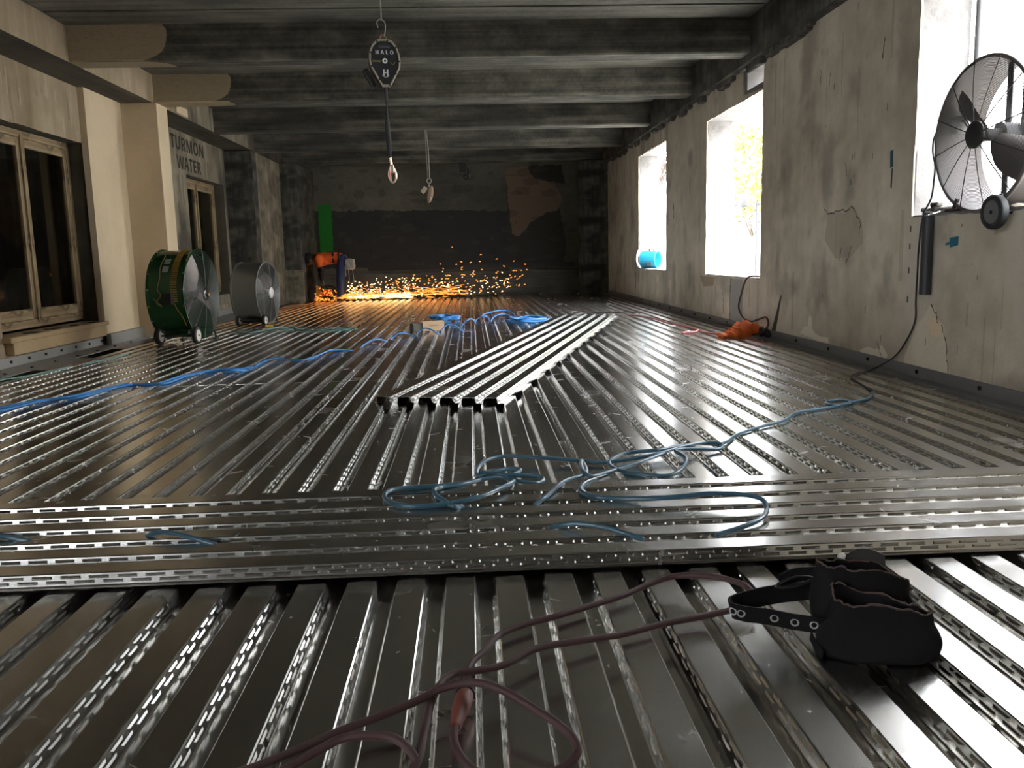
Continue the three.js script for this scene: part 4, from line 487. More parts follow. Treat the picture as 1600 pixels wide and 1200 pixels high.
{ const t = thing('beam_trolley', 'black hoist trolley under the far ceiling beam', 'hoist', [-0.05, 2.78, -20.98]); part('trolley', merge([rbx(0.16, 0.2, 0.14, 0.02, -0.05, 0.28, 0), rbx(0.08, 0.16, 0.1, 0.02, 0.1, 0.2, 0)]), ironBlack, t); part('hook', torus(0.05, 0.018, 0.02, 0.06, 0, 6, 18), ironBlack, t); part('hand_chain', tube([[0.1, 0.3, 0.05], [0.115, 0.15, 0.05], [0.11, 0.05, 0.05]], 0.008), steelGrey, t); part('hanger', rod([-0.05, 0.3, 0], [-0.05, 0.40, 0], 0.015), ironBlack, t); }

// ---------------------------------------------------------------- hoses and cords on the deck
const tealMat = std({ color: lin(0.042, 0.10, 0.135), roughness: 0.3 }), blueMat = std({ color: lin(0.035, 0.22, 0.56), roughness: 0.45 }), redMat = std({ color: lin(0.052, 0.022, 0.02), roughness: 0.7 });
single('air_hose', merge([tube(tealMain, 0.0095), tube(tealTwo, 0.0095), tube(tealThree, 0.0095), tube(tealFour, 0.0095), tube(tealCoil, 0.008), tube(tealFive, 0.0095)]), tealMat, 'slate blue air hose looped over the middle of the deck', 'hose');
single('air_hose', tube(tealSix, 0.0095), tealMat, 'dark blue hose bend on the crosswise sheets at left', 'hose'); single('air_hose', tube(tealSeven, 0.0095), tealMat, 'dark blue hose end at the left border on the crosswise sheets', 'hose');
single('air_hose', merge([tube(blueLeft, 0.010), tube(blueLeftTwo, 0.010), tube(blueMid, 0.0095), tube(blueUpper, 0.0095)]), blueMat, 'long bright blue air hose snaking across the ribs at left', 'hose');
{ const r = rng(4), a = [], b = []; for (let i = 0; i < 90; i++) { const q = i * 0.42, R0 = 0.19 + 0.05 * Math.sin(i * 1.7); a.push([-0.42 + Math.cos(q) * R0, 0.014 + i * 0.0005 + r() * 0.012, -13.5 + Math.sin(q) * R0 * 1.35]); }
  single('hose_coil', tube(a, 0.012, 6, 4), blueMat, 'neat blue hose coil behind the cardboard box', 'hose');
  for (let i = 0; i < 60; i++) { const q = i * 0.9, k = 0.5 + 0.5 * Math.sin(i * 0.9); b.push([0.84 + Math.cos(q) * (0.10 + 0.27 * k) + (r() - 0.5) * 0.16, 0.014 + r() * r() * 0.05, -13.0 + Math.sin(q) * (0.2 + 0.45 * k) - Math.cos(q) * 0.1 + (r() - 0.5) * 0.2]); }
  single('hose_coil', tube(b, 0.012, 6, 4), blueMat, 'loose tangle of blue hose by the far end of the askew sheet', 'hose'); }
{ const t = thing('extension_lead', 'dark red rubber lead looping across the foreground', 'cable'); part('cable', merge([tube(redHose, 0.0088, 10), tube(redHoseTwo, 0.0088, 10), tube(redLoop, 0.0088, 10)]), redMat, t);
  const c = new THREE.CatmullRomCurve3(redSleeve.map((p) => new THREE.Vector3(...p))), L = c.getLength(); const A = c.getPoint(0), B = c.getPoint(1), d = B.clone().sub(A).normalize();
  const g = lathe([[0.0095, 0], [0.0125, 0.004], [0.0135, L * 0.15], [0.0195, L * 0.5], [0.020, L * 0.82], [0.0165, L * 0.97], [0.011, L * 1.02], [0.0095, L * 1.02]], 24); g.applyQuaternion(new THREE.Quaternion().setFromUnitVectors(new THREE.Vector3(0, 1, 0), d)); g.translate(...A.toArray()); part('plug_sleeve', g, std({ color: lin(0.16, 0.042, 0.026), roughness: 0.6 }), t);
  const e = B.clone().addScaledVector(d, -L * 0.1); const k = torus(0.0195, 0.003, 0, 0, 0, 6, 24, 'y'); k.applyQuaternion(new THREE.Quaternion().setFromUnitVectors(new THREE.Vector3(0, 1, 0), d)); k.translate(...e.toArray()); part('sleeve_ring', k, blackRubber, t); }
single('red_lead', tube(redFloorCable, 0.010, 6), std({ color: lin(0.24, 0.05, 0.045), roughness: 0.6 }), 'thin red lead running to the orange bundle by the wall', 'cable');
single('dark_lead', tube(farCable, 0.010, 6), std({ color: lin(0.05, 0.02, 0.02), roughness: 0.6 }), 'thin dark lead crossing the far end of the askew sheet', 'cable');
single('tangled_leads', merge([tube(tealLeftFloor, 0.009, 6), tube(tealLeftFloorTwo, 0.009, 6), tube(tealLeftFloorThree, 0.009, 6)]), std({ color: lin(0.12, 0.24, 0.22), roughness: 0.5 }), 'pale green tangled leads on the deck before the grey fan', 'cable');
single('green_line', tube(gutterHose, 0.008, 6), std({ color: lin(0.22, 0.36, 0.34), roughness: 0.6 }), 'pale green line along the deck edge at the far left', 'rope'); single('green_line', tube(gutterHoseTwo, 0.008, 6), std({ color: lin(0.22, 0.36, 0.34), roughness: 0.6 }), 'short pale green line on the deck edge below the wooden window', 'rope');
{ const t = thing('cable_plug', 'yellow plug connector lying among the leads by the grey fan', 'plug', [-3.02, 0, -12.95], 0.4); part('body', rbx(0.12, 0.036, 0.045, 0.015, 0, 0.019, 0), std({ color: lin(0.55, 0.36, 0.03), roughness: 0.5 }), t); part('collar', cyl(0.018, 0.018, 0.03, 0.075, 0.02, 0, 14, 'x'), blackPlastic, t); part('strain_relief', cyl(0.009, 0.013, 0.05, -0.08, 0.018, 0, 10, 'x'), blackRubber, t); }
{ // box behind which the coil lies
  const t = thing('cardboard_box', 'small pale cardboard box standing on the deck ribs', 'box', [-0.57, 0, -11.55], 0.30); const card = std({ color: lin(1.0, 0.88, 0.80), map: rep(creamTex, 1, 1), roughness: 0.85 });
  part('carton', merge([rbx(0.30, 0.115, 0.2, 0.004, 0.06, 0.0585, -0.1)]), card, t); part('flap', rbx(0.30, 0.004, 0.09, 0.001).rotateX(0.12).translate(0.06, 0.121, -0.05), card, t); part('grey_offcut', rbx(0.12, 0.10, 0.2, 0.004, -0.155, 0.051, -0.12), std({ color: lin(0.16, 0.15, 0.13), roughness: 0.7 }), t); part('print', bx(0.0, 0.12, 0.066, 0.074, 0.0002, 0.0012), std({ color: lin(0.3, 0.2, 0.14), roughness: 0.8 }), t); }

// ---------------------------------------------------------------- right wall side: orange cloth, clamp, blower
{ const t = thing('orange_bundle', 'crumpled orange work jacket dropped at the foot of the right wall', 'jacket', [3.0, 0, -9.45]);
  const f = (x, y, z) => { let d = Math.min(9, Math.hypot(x * 1.0, (y - 0.07) * 1.35, (z + 0.02) * 1.1) - 0.13); d = smin(d, cap([x, y, z], [0.05, 0.11, -0.06], [0.2, 0.09, 0.02], 0.09, 0.06), 0.06); d = smin(d, cap([x, y, z], [-0.05, 0.05, 0.04], [-0.27, 0.025, 0.06], 0.06, 0.03), 0.05); d = smin(d, cap([x, y, z], [-0.1, 0.05, -0.08], [-0.2, 0.03, -0.12], 0.05, 0.03), 0.05); d += 0.03 * Math.abs(Math.sin(x * 24 + y * 14 + 2 * Math.sin(z * 19))) - 0.014 + 0.012 * Math.abs(Math.sin(x * 47 - z * 33 + y * 41 + Math.sin(x * 20))); return Math.max(d, 0.003 - y); };
  part('cloth', sdf(f, [-0.38, -0.04, -0.3], [0.36, 0.34, 0.3], 0.011), std({ color: lin(0.62, 0.115, 0.012), roughness: 0.85 }), t); part('dark_cuff', sdf((x, y, z) => Math.max(cap([x, y, z], [0.24, 0.07, 0.03], [0.3, 0.04, 0.08], 0.055, 0.04) + 0.008 * Math.sin(x * 70 + z * 50), 0.003 - y), [0.1, -0.02, -0.1], [0.4, 0.2, 0.2], 0.012), std({ color: lin(0.03, 0.035, 0.03), roughness: 0.8 }), t); }
single('window_cable', tube([[3.40, 0.668, -10.02], [3.30, 0.655, -10.118], [3.29, 0.441, -10.35], [3.29, 0.28, -10.443], [3.29, 0.173, -10.287], [3.28, 0.146, -9.927], [3.27, 0.2, -9.594], [3.26, 0.227, -9.34], [3.25, 0.154, -9.26], [3.20, 0.06, -9.36], [3.12, 0.03, -9.5]], 0.011, 8), std({ color: lin(0.06, 0.03, 0.026), roughness: 0.6 }), 'dark brown cable hanging in a curve from the wide window sill', 'cable');
{ const t = thing('red_clamp', 'small red spring clamp on the deck left of the orange jacket', 'clamp', [2.62, 0, -10.15], 0.5); const m = std({ color: lin(0.55, 0.16, 0.15), roughness: 0.5 }); part('jaw', rod([-0.12, 0.012, 0], [0.05, 0.02, 0.03], 0.012), m, t); part('jaw', rod([-0.12, 0.014, -0.02], [0.04, 0.02, -0.07], 0.012), m, t); part('handle', rod([0.05, 0.02, 0.03], [0.17, 0.03, -0.05], 0.01), m, t); part('spring', torus(0.022, 0.006, -0.06, 0.022, -0.005, 5, 14, 'y'), ironBlack, t); }
{ const t = thing('air_blower', 'turquoise axial blower lying in the narrow window', 'blower', [3.47, 0.66, -16.62], -0.25); t.scale.setScalar(0.84); const m = std({ color: lin(0.02, 0.26, 0.40), roughness: 0.4 });
  part('barrel', lathe([[0.185, -0.22], [0.2, -0.21], [0.2, 0.16], [0.185, 0.17], [0.178, 0.16], [0.178, -0.21], [0.185, -0.22]], 36).rotateX(Math.PI / 2).rotateY(Math.PI / 2 * 0.75).translate(0.05, 0.2, 0), m, t); part('flange', lathe([[0.17, 0], [0.225, 0], [0.225, 0.03], [0.17, 0.03], [0.17, 0]], 36).rotateX(Math.PI / 2).rotateY(-Math.PI / 2 * 1.25).translate(-0.19, 0.225, -0.11), std({ color: lin(0.6, 0.6, 0.6), roughness: 0.5 }), t); part('flange_gasket', torus(0.21, 0.012, 0, 0, 0, 6, 36).rotateY(-Math.PI / 2 * 1.25).translate(-0.22, 0.225, -0.12), blackRubber, t);
  part('switch_box', rbx(0.12, 0.08, 0.1, 0.01, 0.0, 0.10, 0.22), blackPlastic, t); part('carry_handle', tube([[0.0, 0.4, 0.1], [0.02, 0.43, 0.12], [0.1, 0.43, 0.03], [0.1, 0.39, 0.02]], 0.012), blackPlastic, t); part('foot', rbx(0.3, 0.02, 0.06, 0.004, 0.03, 0.012, 0.05), blackPlastic, t); }
{ const t = thing('tool_case', 'small black tool case on the deck at the end of the spark trail', 'case', [-0.12, 0, -21.2], 0.2); part('case', rbx(0.30, 0.18, 0.16, 0.02, 0, 0.092, 0), blackPlastic, t); part('lid_handle', tube([[-0.07, 0.18, 0], [-0.06, 0.225, 0], [0.06, 0.225, 0], [0.07, 0.18, 0]], 0.012), blackPlastic, t); part('latch', rbx(0.04, 0.05, 0.012, 0.004, 0.08, 0.13, 0.084), steelDark, t); part('side_tube', cyl(0.03, 0.03, 0.35, -0.2, 0.05, 0.02, 12, 'x'), ironBlack, t); }
// ---------------------------------------------------------------- leather tool bags on a belt
{
  const t = thing('tool_belt', 'black leather belt with eyelets and two open bolt bags in the right foreground', 'tool belt', [0.93, 0, -1.99]);
  const leather = new THREE.MeshPhysicalMaterial({ specularIntensity: 0.3, color: lin(0.008, 0.0072, 0.0074), roughness: 0.85, bumpMap: rep(grainB, 6, 6), bumpScale: 0.0012, side: THREE.DoubleSide }), worn = std({ color: lin(0.07, 0.042, 0.032), roughness: 0.9 });
  function bag(cx, cz, a, b, turn, top, seed, lean) {      // open pouch: side wall with thickness and a bottom
    const N = 72, M = 16, pos = [], idx = [], rim = [], c = Math.cos(turn), s = Math.sin(turn);
    const P = (i, v, k) => { const q = i / N * 6.283, cs = Math.sign(Math.cos(q)) * Math.abs(Math.cos(q)) ** 0.75, sn = Math.sign(Math.sin(q)) * Math.abs(Math.sin(q)) ** 0.75, h = top(q), bul = 0.86 + 0.22 * Math.sin(Math.min(1, v * 1.15 + 0.12) * 2.6) - 0.16 * v, wr = 0.006 * Math.sin(q * 3 + v * 5 + seed) + 0.002 * Math.sin(q * 7 - v * 5), x = cs * (a * bul + wr - k), z = sn * (b * bul + wr - k); return [cx + x * c - z * s + lean[0] * v * h, 0.002 + v * h + (k ? 0.003 * (1 - v) : 0), cz + x * s + z * c + lean[1] * v * h]; };
    for (const k of [0, 0.005]) for (let j = 0; j <= M; j++) for (let i = 0; i <= N; i++) pos.push(...P(i % N, j / M, k));
    const W2 = N + 1, off = (M + 1) * W2;
    for (let j = 0; j < M; j++) for (let i = 0; i < N; i++) { const o = j * W2 + i; idx.push(o, o + W2, o + 1, o + 1, o + W2, o + W2 + 1); const q = off + o; idx.push(q, q + 1, q + W2, q + 1, q + W2 + 1, q + W2); }
    for (let i = 0; i < N; i++) { const o = M * W2 + i; idx.push(o, o + off, o + 1, o + 1, o + off, o + off + 1); }
    const ctr = pos.length / 3; pos.push(cx, 0.002, cz); for (let i = 0; i < N; i++) idx.push(ctr, i, i + 1);
    const g = new THREE.BufferGeometry(); g.setAttribute('position', new THREE.Float32BufferAttribute(pos, 3)); g.setIndex(idx); g.computeVertexNormals(); const r = rng(seed);
    for (let i = 0; i < N; i += 1) { const p = P(i, 1, 0.0025); rim.push([p[0] + (r() - 0.5) * 0.004, p[1] + (r() - 0.3) * 0.006, p[2] + (r() - 0.5) * 0.004]); }
    const m = part('bolt_bag', metreUV(g), leather, t); part('frayed_edge', tube(rim, 0.0028, 5, 3, true), worn, m); return m;
  }
  bag(0.04, 0.07, 0.142, 0.046, 0.16, (q) => 0.128 + 0.030 * Math.exp(-((((q + 6.283) % 6.283) - 3.75) ** 2) * 2.2) - 0.026 * Math.max(0, Math.cos(q)) + 0.003 * Math.sin(q * 8), 3, [0.03, -0.25]);
  bag(0.065, -0.06, 0.15, 0.055, -0.12, (q) => 0.172 - 0.018 * Math.cos(q) - 0.05 * Math.max(0, Math.cos(q)) ** 2 + 0.003 * Math.sin(q * 9), 6, [-0.02, -0.12]);
  const ribbon = (pts, w, th) => { const c = new THREE.CatmullRomCurve3(pts.map((p) => new THREE.Vector3(...p)), false, 'centripetal'), n = pts.length * 10, pos = [], idx = []; for (let i = 0; i <= n; i++) { const p = c.getPoint(i / n), d = c.getTangent(i / n), side = new THREE.Vector3(d.z, 0, -d.x).normalize(), tilt = side.clone().multiplyScalar(0.25).add(new THREE.Vector3(0, 1, 0)).normalize(); for (const [a, b] of [[-1, -1], [1, -1], [1, 1], [-1, 1]]) { const v = p.clone().addScaledVector(side, a * th / 2).addScaledVector(tilt, b * w / 2); pos.push(v.x, v.y, v.z); } } for (let i = 0; i < n; i++) for (let k = 0; k < 4; k++) { const o = i * 4 + k, q = i * 4 + (k + 1) % 4; idx.push(o, q, o + 4, q, q + 4, o + 4); } idx.push(0, 2, 1, 0, 3, 2, n * 4, n * 4 + 1, n * 4 + 2, n * 4, n * 4 + 2, n * 4 + 3); const g = new THREE.BufferGeometry(); g.setAttribute('position', new THREE.Float32BufferAttribute(pos, 3)); g.setIndex(idx); return metreUV(toCreasedNormals(g, 0.7)); };
  const belt = [[-0.02, 0.075, 0.03], [-0.09, 0.072, 0.035], [-0.15, 0.072, 0.012], [-0.21, 0.078, -0.012], [-0.27, 0.083, -0.028], [-0.295, 0.086, -0.045], [-0.285, 0.087, -0.07], [-0.24, 0.088, -0.095], [-0.16, 0.088, -0.125], [-0.05, 0.09, -0.14], [0.02, 0.10, -0.13]];
  const bm = part('belt', ribbon(belt, 0.047, 0.005), leather, t), cv = new THREE.CatmullRomCurve3(belt.map((p) => new THREE.Vector3(...p)), false, 'centripetal');
  for (const u of [0.135, 0.205, 0.28, 0.415, 0.475]) { const p = cv.getPoint(u), d = cv.getTangent(u), g = torus(0.0085, 0.0022, 0, 0, 0, 8, 24); g.rotateY(Math.atan2(-d.z, d.x)); const nn = new THREE.Vector3(d.z, 0, -d.x).normalize(); if (nn.z < 0) nn.negate(); g.translate(p.x + nn.x * 0.003, p.y, p.z + nn.z * 0.003); part('eyelet', g, steelGrey, bm); }
  part('belt_end', ribbon([[-0.14, 0.118, -0.135], [-0.10, 0.13, -0.145], [-0.05, 0.132, -0.15], [0.0, 0.13, -0.15]], 0.035, 0.004), leather, t);
  part('buckle', tube([[-0.155, 0.112, -0.12], [-0.12, 0.128, -0.125], [-0.08, 0.132, -0.13], [-0.05, 0.125, -0.13], [-0.08, 0.118, -0.12], [-0.12, 0.112, -0.115]], 0.0045, 8, 6, true), std({ color: lin(0.04, 0.04, 0.042), metalness: 0.6, roughness: 0.35 }), t);
  part('buckle_pin', rod([-0.03, 0.132, -0.14], [0.01, 0.138, -0.15], 0.0045), chrome, t);
  part('plastic_cap', new THREE.SphereGeometry(0.012, 16, 12).translate(0.035, 0.172, -0.155), std({ color: lin(0.5, 0.48, 0.44), roughness: 0.4 }), t);
  part('neck_strap', ribbon([[0.04, 0.16, -0.14], [0.07, 0.178, -0.15], [0.11, 0.176, -0.155], [0.15, 0.16, -0.15]], 0.03, 0.004), std({ color: lin(0.02, 0.019, 0.02), roughness: 0.3 }), t);
  part('hanging_tab', ribbon([[-0.12, 0.045, 0.03], [-0.11, 0.02, 0.045], [-0.105, 0.012, 0.07]], 0.02, 0.004), leather, t);
}

// ---------------------------------------------------------------- worker bent over a cut-off saw, sparks
{
  const t = thing('person', 'worker in an orange shirt and blue jeans bent over a saw throwing sparks', 'person', [-3.15, 0, -20.7]);
  const sh = [-0.42, 1.0], hip = [0.13, 0.98];
  // body: one continuous surface (skin, mostly covered)
  const B = [[[hip[0], hip[1], -0.09], [hip[0], hip[1], 0.09], 0.11, 0.11], [[hip[0], hip[1], 0], [-0.1, 1.02, 0], 0.115, 0.115], [[-0.1, 1.02, 0], [sh[0], sh[1], 0], 0.115, 0.12], [[sh[0], sh[1], -0.15], [sh[0], sh[1], 0.15], 0.075, 0.075], [[sh[0], sh[1], 0], [-0.54, 0.99, 0], 0.06, 0.055],
    [[-0.6, 0.96, 0], [-0.66, 0.93, 0], 0.095, 0.075], [[hip[0], hip[1] - 0.03, 0.1], [0.08, 0.53, 0.13], 0.09, 0.06], [[0.08, 0.53, 0.13], [0.05, 0.1, 0.14], 0.058, 0.038], [[hip[0], hip[1] - 0.03, -0.1], [0.06, 0.53, -0.12], 0.09, 0.06], [[0.06, 0.53, -0.12], [0.03, 0.1, -0.15], 0.058, 0.038],
    [[sh[0], sh[1], 0.17], [-0.33, 0.72, 0.19], 0.052, 0.042], [[-0.33, 0.72, 0.19], [-0.34, 0.48, 0.1], 0.04, 0.03], [[sh[0], sh[1], -0.17], [-0.42, 0.72, -0.18], 0.052, 0.042], [[-0.42, 0.72, -0.18], [-0.38, 0.46, -0.06], 0.04, 0.03]];
  part('body', sdf(bones(B, 0.05), [-0.85, -0.02, -0.5], [0.35, 1.22, 0.5], 0.014), std({ color: lin(0.30, 0.16, 0.10), roughness: 0.7 }), t);
  const wrinkle = (f, amp, k) => (x, y, z) => f(x, y, z) + amp * Math.sin(x * k + y * k * 0.7) * Math.sin(z * k + x * 9);
  const shirt = [[[hip[0] - 0.06, hip[1] + 0.01, -0.07], [hip[0] - 0.06, hip[1] + 0.01, 0.07], 0.125, 0.125], [[0.05, 1.0, 0], [-0.1, 1.02, 0], 0.13, 0.14], [[-0.1, 1.02, 0], [sh[0], sh[1], 0], 0.14, 0.135], [[-0.25, 0.98, 0], [sh[0] + 0.04, sh[1] - 0.06, 0], 0.13, 0.12], [[sh[0] + 0.02, sh[1], -0.15], [sh[0] + 0.02, sh[1], 0.15], 0.09, 0.09], [[sh[0], sh[1], 0.17], [-0.37, 0.84, 0.19], 0.075, 0.07], [[sh[0], sh[1], -0.17], [-0.42, 0.84, -0.18], 0.075, 0.07]];
  part('shirt', sdf(wrinkle(bones(shirt, 0.05), 0.007, 30), [-0.62, 0.7, -0.4], [0.28, 1.25, 0.4], 0.013), std({ color: lin(0.95, 0.155, 0.025), roughness: 0.8 }), t);
  const jeans = [[[hip[0], hip[1] - 0.01, -0.09], [hip[0], hip[1] - 0.01, 0.09], 0.128, 0.128], [[hip[0], hip[1] - 0.04, 0.1], [0.08, 0.53, 0.13], 0.105, 0.085], [[0.08, 0.53, 0.13], [0.05, 0.06, 0.14], 0.082, 0.072], [[hip[0], hip[1] - 0.04, -0.1], [0.06, 0.53, -0.12], 0.105, 0.085], [[0.06, 0.53, -0.12], [0.03, 0.06, -0.15], 0.082, 0.072]];
  part('jeans', sdf(wrinkle(bones(jeans, 0.04), 0.006, 28), [-0.3, 0.03, -0.35], [0.4, 1.15, 0.35], 0.014), std({ color: lin(0.022, 0.035, 0.10), roughness: 0.85 }), t);
  const dark = std({ color: lin(0.02, 0.02, 0.022), roughness: 0.8 });
  for (const [x, z] of [[0.0, 0.14], [-0.02, -0.15]]) part('boot', sdf((a, b, c) => Math.max(smin(cap([a, b, c], [x + 0.05, 0.12, z], [x + 0.03, 0.05, z], 0.06, 0.055), cap([a, b, c], [x + 0.03, 0.045, z], [x - 0.14, 0.035, z], 0.052, 0.045), 0.03), 0.001 - b), [x - 0.25, -0.02, z - 0.1], [x + 0.15, 0.22, z + 0.1], 0.012), dark, t);
  const slv = [[[-0.36, 0.84, 0.19], [-0.33, 0.72, 0.19], 0.062, 0.058], [[-0.33, 0.72, 0.19], [-0.34, 0.52, 0.115], 0.056, 0.045]], slv2 = [[[-0.42, 0.84, -0.18], [-0.42, 0.72, -0.18], 0.062, 0.058], [[-0.42, 0.72, -0.18], [-0.385, 0.5, -0.08], 0.056, 0.045]];
  for (const s of [slv, slv2]) part('undersleeve', sdf(bones(s, 0.03), [-0.52, 0.42, -0.32], [-0.22, 0.95, 0.32], 0.013), dark, t);
  for (const [hx, hy, hz] of [[-0.345, 0.45, 0.085], [-0.38, 0.43, -0.05]]) { const L = [[[hx, hy + 0.03, hz], [hx, hy - 0.03, hz], 0.036, 0.04]]; for (let k = 0; k < 4; k++) { const z = hz - 0.03 + k * 0.02; L.push([[hx - 0.02, hy - 0.04, z], [hx - 0.045, hy - 0.07 + 0.004 * k, z], 0.0115, 0.011], [[hx - 0.045, hy - 0.07 + 0.004 * k, z], [hx - 0.02, hy - 0.09, z], 0.011, 0.01]); } L.push([[hx + 0.02, hy - 0.01, hz + 0.02], [hx + 0.035, hy - 0.06, hz + 0.03], 0.013, 0.011]); part('glove', sdf(bones(L, 0.008), [hx - 0.09, hy - 0.12, hz - 0.09], [hx + 0.09, hy + 0.09, hz + 0.09], 0.0045), std({ color: lin(0.10, 0.09, 0.08), roughness: 0.8 }), t); }
  // helmet with raised face shield, ear muffs, hood
  part('helmet', sdf((x, y, z) => Math.max(Math.hypot((x + 0.645), (y - 0.985) * 0.95, z * 1.12) - 0.145, -((x + 0.60) * -0.55 + (y - 0.93) * 0.83)), [-0.85, 0.85, -0.2], [-0.45, 1.2, 0.2], 0.01), std({ color: lin(0.03, 0.03, 0.032), roughness: 0.3 }), t);
  part('helmet_brim', rbx(0.10, 0.012, 0.2, 0.006).rotateZ(0.75).translate(-0.775, 0.925, 0), std({ color: lin(0.03, 0.03, 0.032), roughness: 0.3 }), t);
  part('face_shield', (() => { const g = new THREE.CylinderGeometry(0.13, 0.12, 0.2, 20, 1, true, -1.1, 2.2); g.rotateY(-Math.PI / 2); g.rotateZ(-0.55); g.translate(-0.645, 0.86, 0); return g; })(), new THREE.MeshPhysicalMaterial({ color: lin(0.5, 0.52, 0.52), transmission: 0.7, roughness: 0.2, thickness: 0, side: THREE.DoubleSide }), t);
  for (const z of [-0.115, 0.115]) part('ear_muff', rbx(0.07, 0.09, 0.05, 0.02, -0.585, 0.955, z), std({ color: lin(0.16, 0.10, 0.06), roughness: 0.6 }), t);
  part('harness', merge([rbx(0.30, 0.025, 0.09, 0.01, -0.02, 1.155, 0.03).rotateZ(0.02), rbx(0.16, 0.03, 0.05, 0.01, 0.14, 1.14, 0.02), rbx(0.05, 0.26, 0.31, 0.03, -0.06, 1.02, 0)]), dark, t);
  part('tool_pouch', sdf((x, y, z) => Math.hypot(Math.max(0, Math.abs(x - 0.33) - 0.07), Math.max(0, Math.abs(y - 0.86) - 0.09), Math.max(0, Math.abs(z - 0.12) - 0.06)) - 0.04 + 0.006 * Math.sin(x * 40 + y * 30), [0.18, 0.7, -0.02], [0.48, 1.04, 0.28], 0.012), std({ color: lin(0.36, 0.33, 0.29), roughness: 0.8 }), t);
  part('hanging_straps', merge([tube([[0.22, 0.82, 0.2], [0.225, 0.66, 0.2], [0.23, 0.58, 0.2]], 0.011), tube([[0.29, 0.76, 0.18], [0.30, 0.6, 0.18], [0.29, 0.46, 0.18], [0.24, 0.46, 0.18]], 0.007), tube([[0.38, 0.76, 0.16], [0.40, 0.6, 0.16], [0.41, 0.44, 0.16]], 0.007)]), std({ color: lin(0.4, 0.38, 0.34), roughness: 0.6 }), t);
  part('belt', (() => { const g = torus(0.135, 0.025, 0, 0, 0, 6, 28, 'x'); g.scale(1, 1, 1.5); g.rotateZ(0.1); g.translate(0.09, 0.985, 0); return g; })(), dark, t);

  const s = thing('cut_off_saw', 'orange hand-held cut-off saw held by the worker', 'saw', [-3.52, 0, -20.66]);
  const or = std({ color: lin(0.75, 0.13, 0.015), roughness: 0.45 });
  part('engine_housing', rbx(0.26, 0.17, 0.18, 0.04, 0.1, 0.2, 0), or, s); part('blade_guard', (() => { const g = new THREE.CylinderGeometry(0.19, 0.19, 0.05, 28, 1, false, -0.4, 3.5); g.rotateX(Math.PI / 2); g.translate(-0.14, 0.18, 0.02); return g; })(), std({ color: lin(0.55, 0.26, 0.04), roughness: 0.5 }), s);
  part('cutting_disc', cyl(0.17, 0.17, 0.006, -0.14, 0.178, 0.02, 36, 'z'), steelDark, s); part('front_handle', tube([[0.0, 0.28, -0.1], [0.0, 0.36, -0.08], [0.0, 0.375, 0.02], [0.0, 0.34, 0.1], [0.02, 0.24, 0.1]], 0.016), blackRubber, s); part('rear_handle', tube([[0.2, 0.25, 0], [0.06, 0.35, -0.02], [0.28, 0.33, 0], [0.32, 0.2, 0], [0.24, 0.14, 0]], 0.017), blackRubber, s); part('base_runner', rbx(0.3, 0.02, 0.16, 0.008, 0.1, 0.1, 0), ironBlack, s);

  // sparks: nobody could count them
  const hot = std({ color: 0x000000, emissive: lin(1, 0.70, 0.30), emissiveIntensity: 3, roughness: 1 }), warm = std({ color: 0x000000, emissive: lin(1, 0.30, 0.05), emissiveIntensity: 1.3, roughness: 1 });
  const sp = thing('spark_shower', 'shower of glowing orange sparks flying right from the saw', 'sparks', [-3.4, 0, -20.64]); sp.userData.kind = 'stuff';
  const r = rng(2024), unit = new THREE.OctahedronGeometry(0.5, 0);
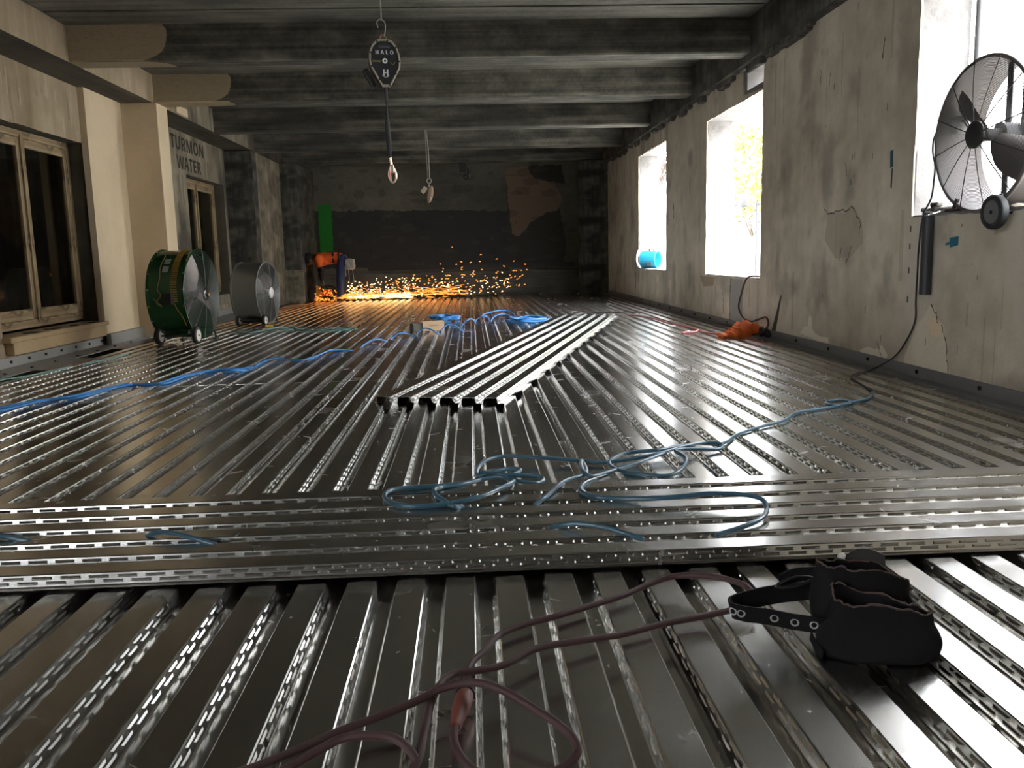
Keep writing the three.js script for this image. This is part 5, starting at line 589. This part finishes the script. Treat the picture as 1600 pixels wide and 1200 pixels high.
  const mk = (name, mat, n, fn) => { const m = new THREE.InstancedMesh(unit, mat, n), M = new THREE.Matrix4(), q = new THREE.Quaternion(); for (let i = 0; i < n; i++) { const [x, y, z, L, w, a] = fn(i); q.setFromEuler(new THREE.Euler(0, (r() - 0.5) * 0.5, a)); M.compose(new THREE.Vector3(x, y, z), q, new THREE.Vector3(L, w, w)); m.setMatrixAt(i, M); } m.name = name; m.userData.kind = 'stuff'; sp.add(m); };
  const g01 = () => (r() + r() + r()) / 3;
  mk('core_streaks', hot, 130, () => { const d = r(); return [0.38 + d * 1.6, 0.08 + d * 0.02 + (g01() - 0.5) * (0.05 + d * 0.16), (g01() - 0.5) * 0.35, 0.12 + r() * 0.4 * (1 - d * 0.6), 0.010 + r() * 0.012, (r() - 0.5) * 0.12]; });
  mk('core_orange_streaks', warm, 360, () => { const d = r(); return [0.3 + d * d * 3.0, 0.07 + (g01() - 0.3) * (0.08 + d * 0.3), (g01() - 0.5) * 0.6, 0.06 + r() * 0.22, 0.012 + r() * 0.012, (r() - 0.5) * 0.5]; });
  mk('flying_sparks', hot, 210, () => { const d = r() ** 1.5 * 1.15; return [0.5 + d * 3.3, 0.08 + Math.abs(g01() - 0.28) * (0.6 + d * 0.9) * (1.1 - 0.4 * d), (g01() - 0.5) * 1.2, 0.022 + r() * 0.03, 0.016 + r() * 0.012, (r() - 0.5) * 1.4]; });
  mk('flying_orange_sparks', warm, 260, () => { const d = r() ** 1.5 * 1.2; return [0.5 + d * 3.6, 0.06 + Math.abs(g01() - 0.25) * (0.5 + d * 0.8), (g01() - 0.5) * 1.2, 0.03 + r() * 0.05, 0.018 + r() * 0.014, (r() - 0.5) * 1.2]; });
  mk('saw_sparks', warm, 60, () => [-0.25 + r() * 0.5, 0.02 + r() * r() * 0.3, 0.12 + r() * 0.1, 0.03 + r() * 0.06, 0.02, (r() - 0.5) * 2]);
  mk('far_sparks', warm, 12, (i) => [2.6 + i * 0.18 + r() * 0.4, 0.2 + r() * 1.0, (r() - 0.5), 0.05 + r() * 0.03, 0.022, (r() - 0.5)]);
  for (const [x, i] of [[0.55, 1.6], [1.4, 1.8], [2.4, 0.8]]) { const l = new THREE.PointLight(lin(1, 0.45, 0.14), i * 0.07); l.position.set(-3.4 + x, 0.22, -20.6); l.castShadow = true; l.shadow.radius = 14; l.name = 'spark_light'; scene.add(l); }
}
renderer.render(scene, camera);
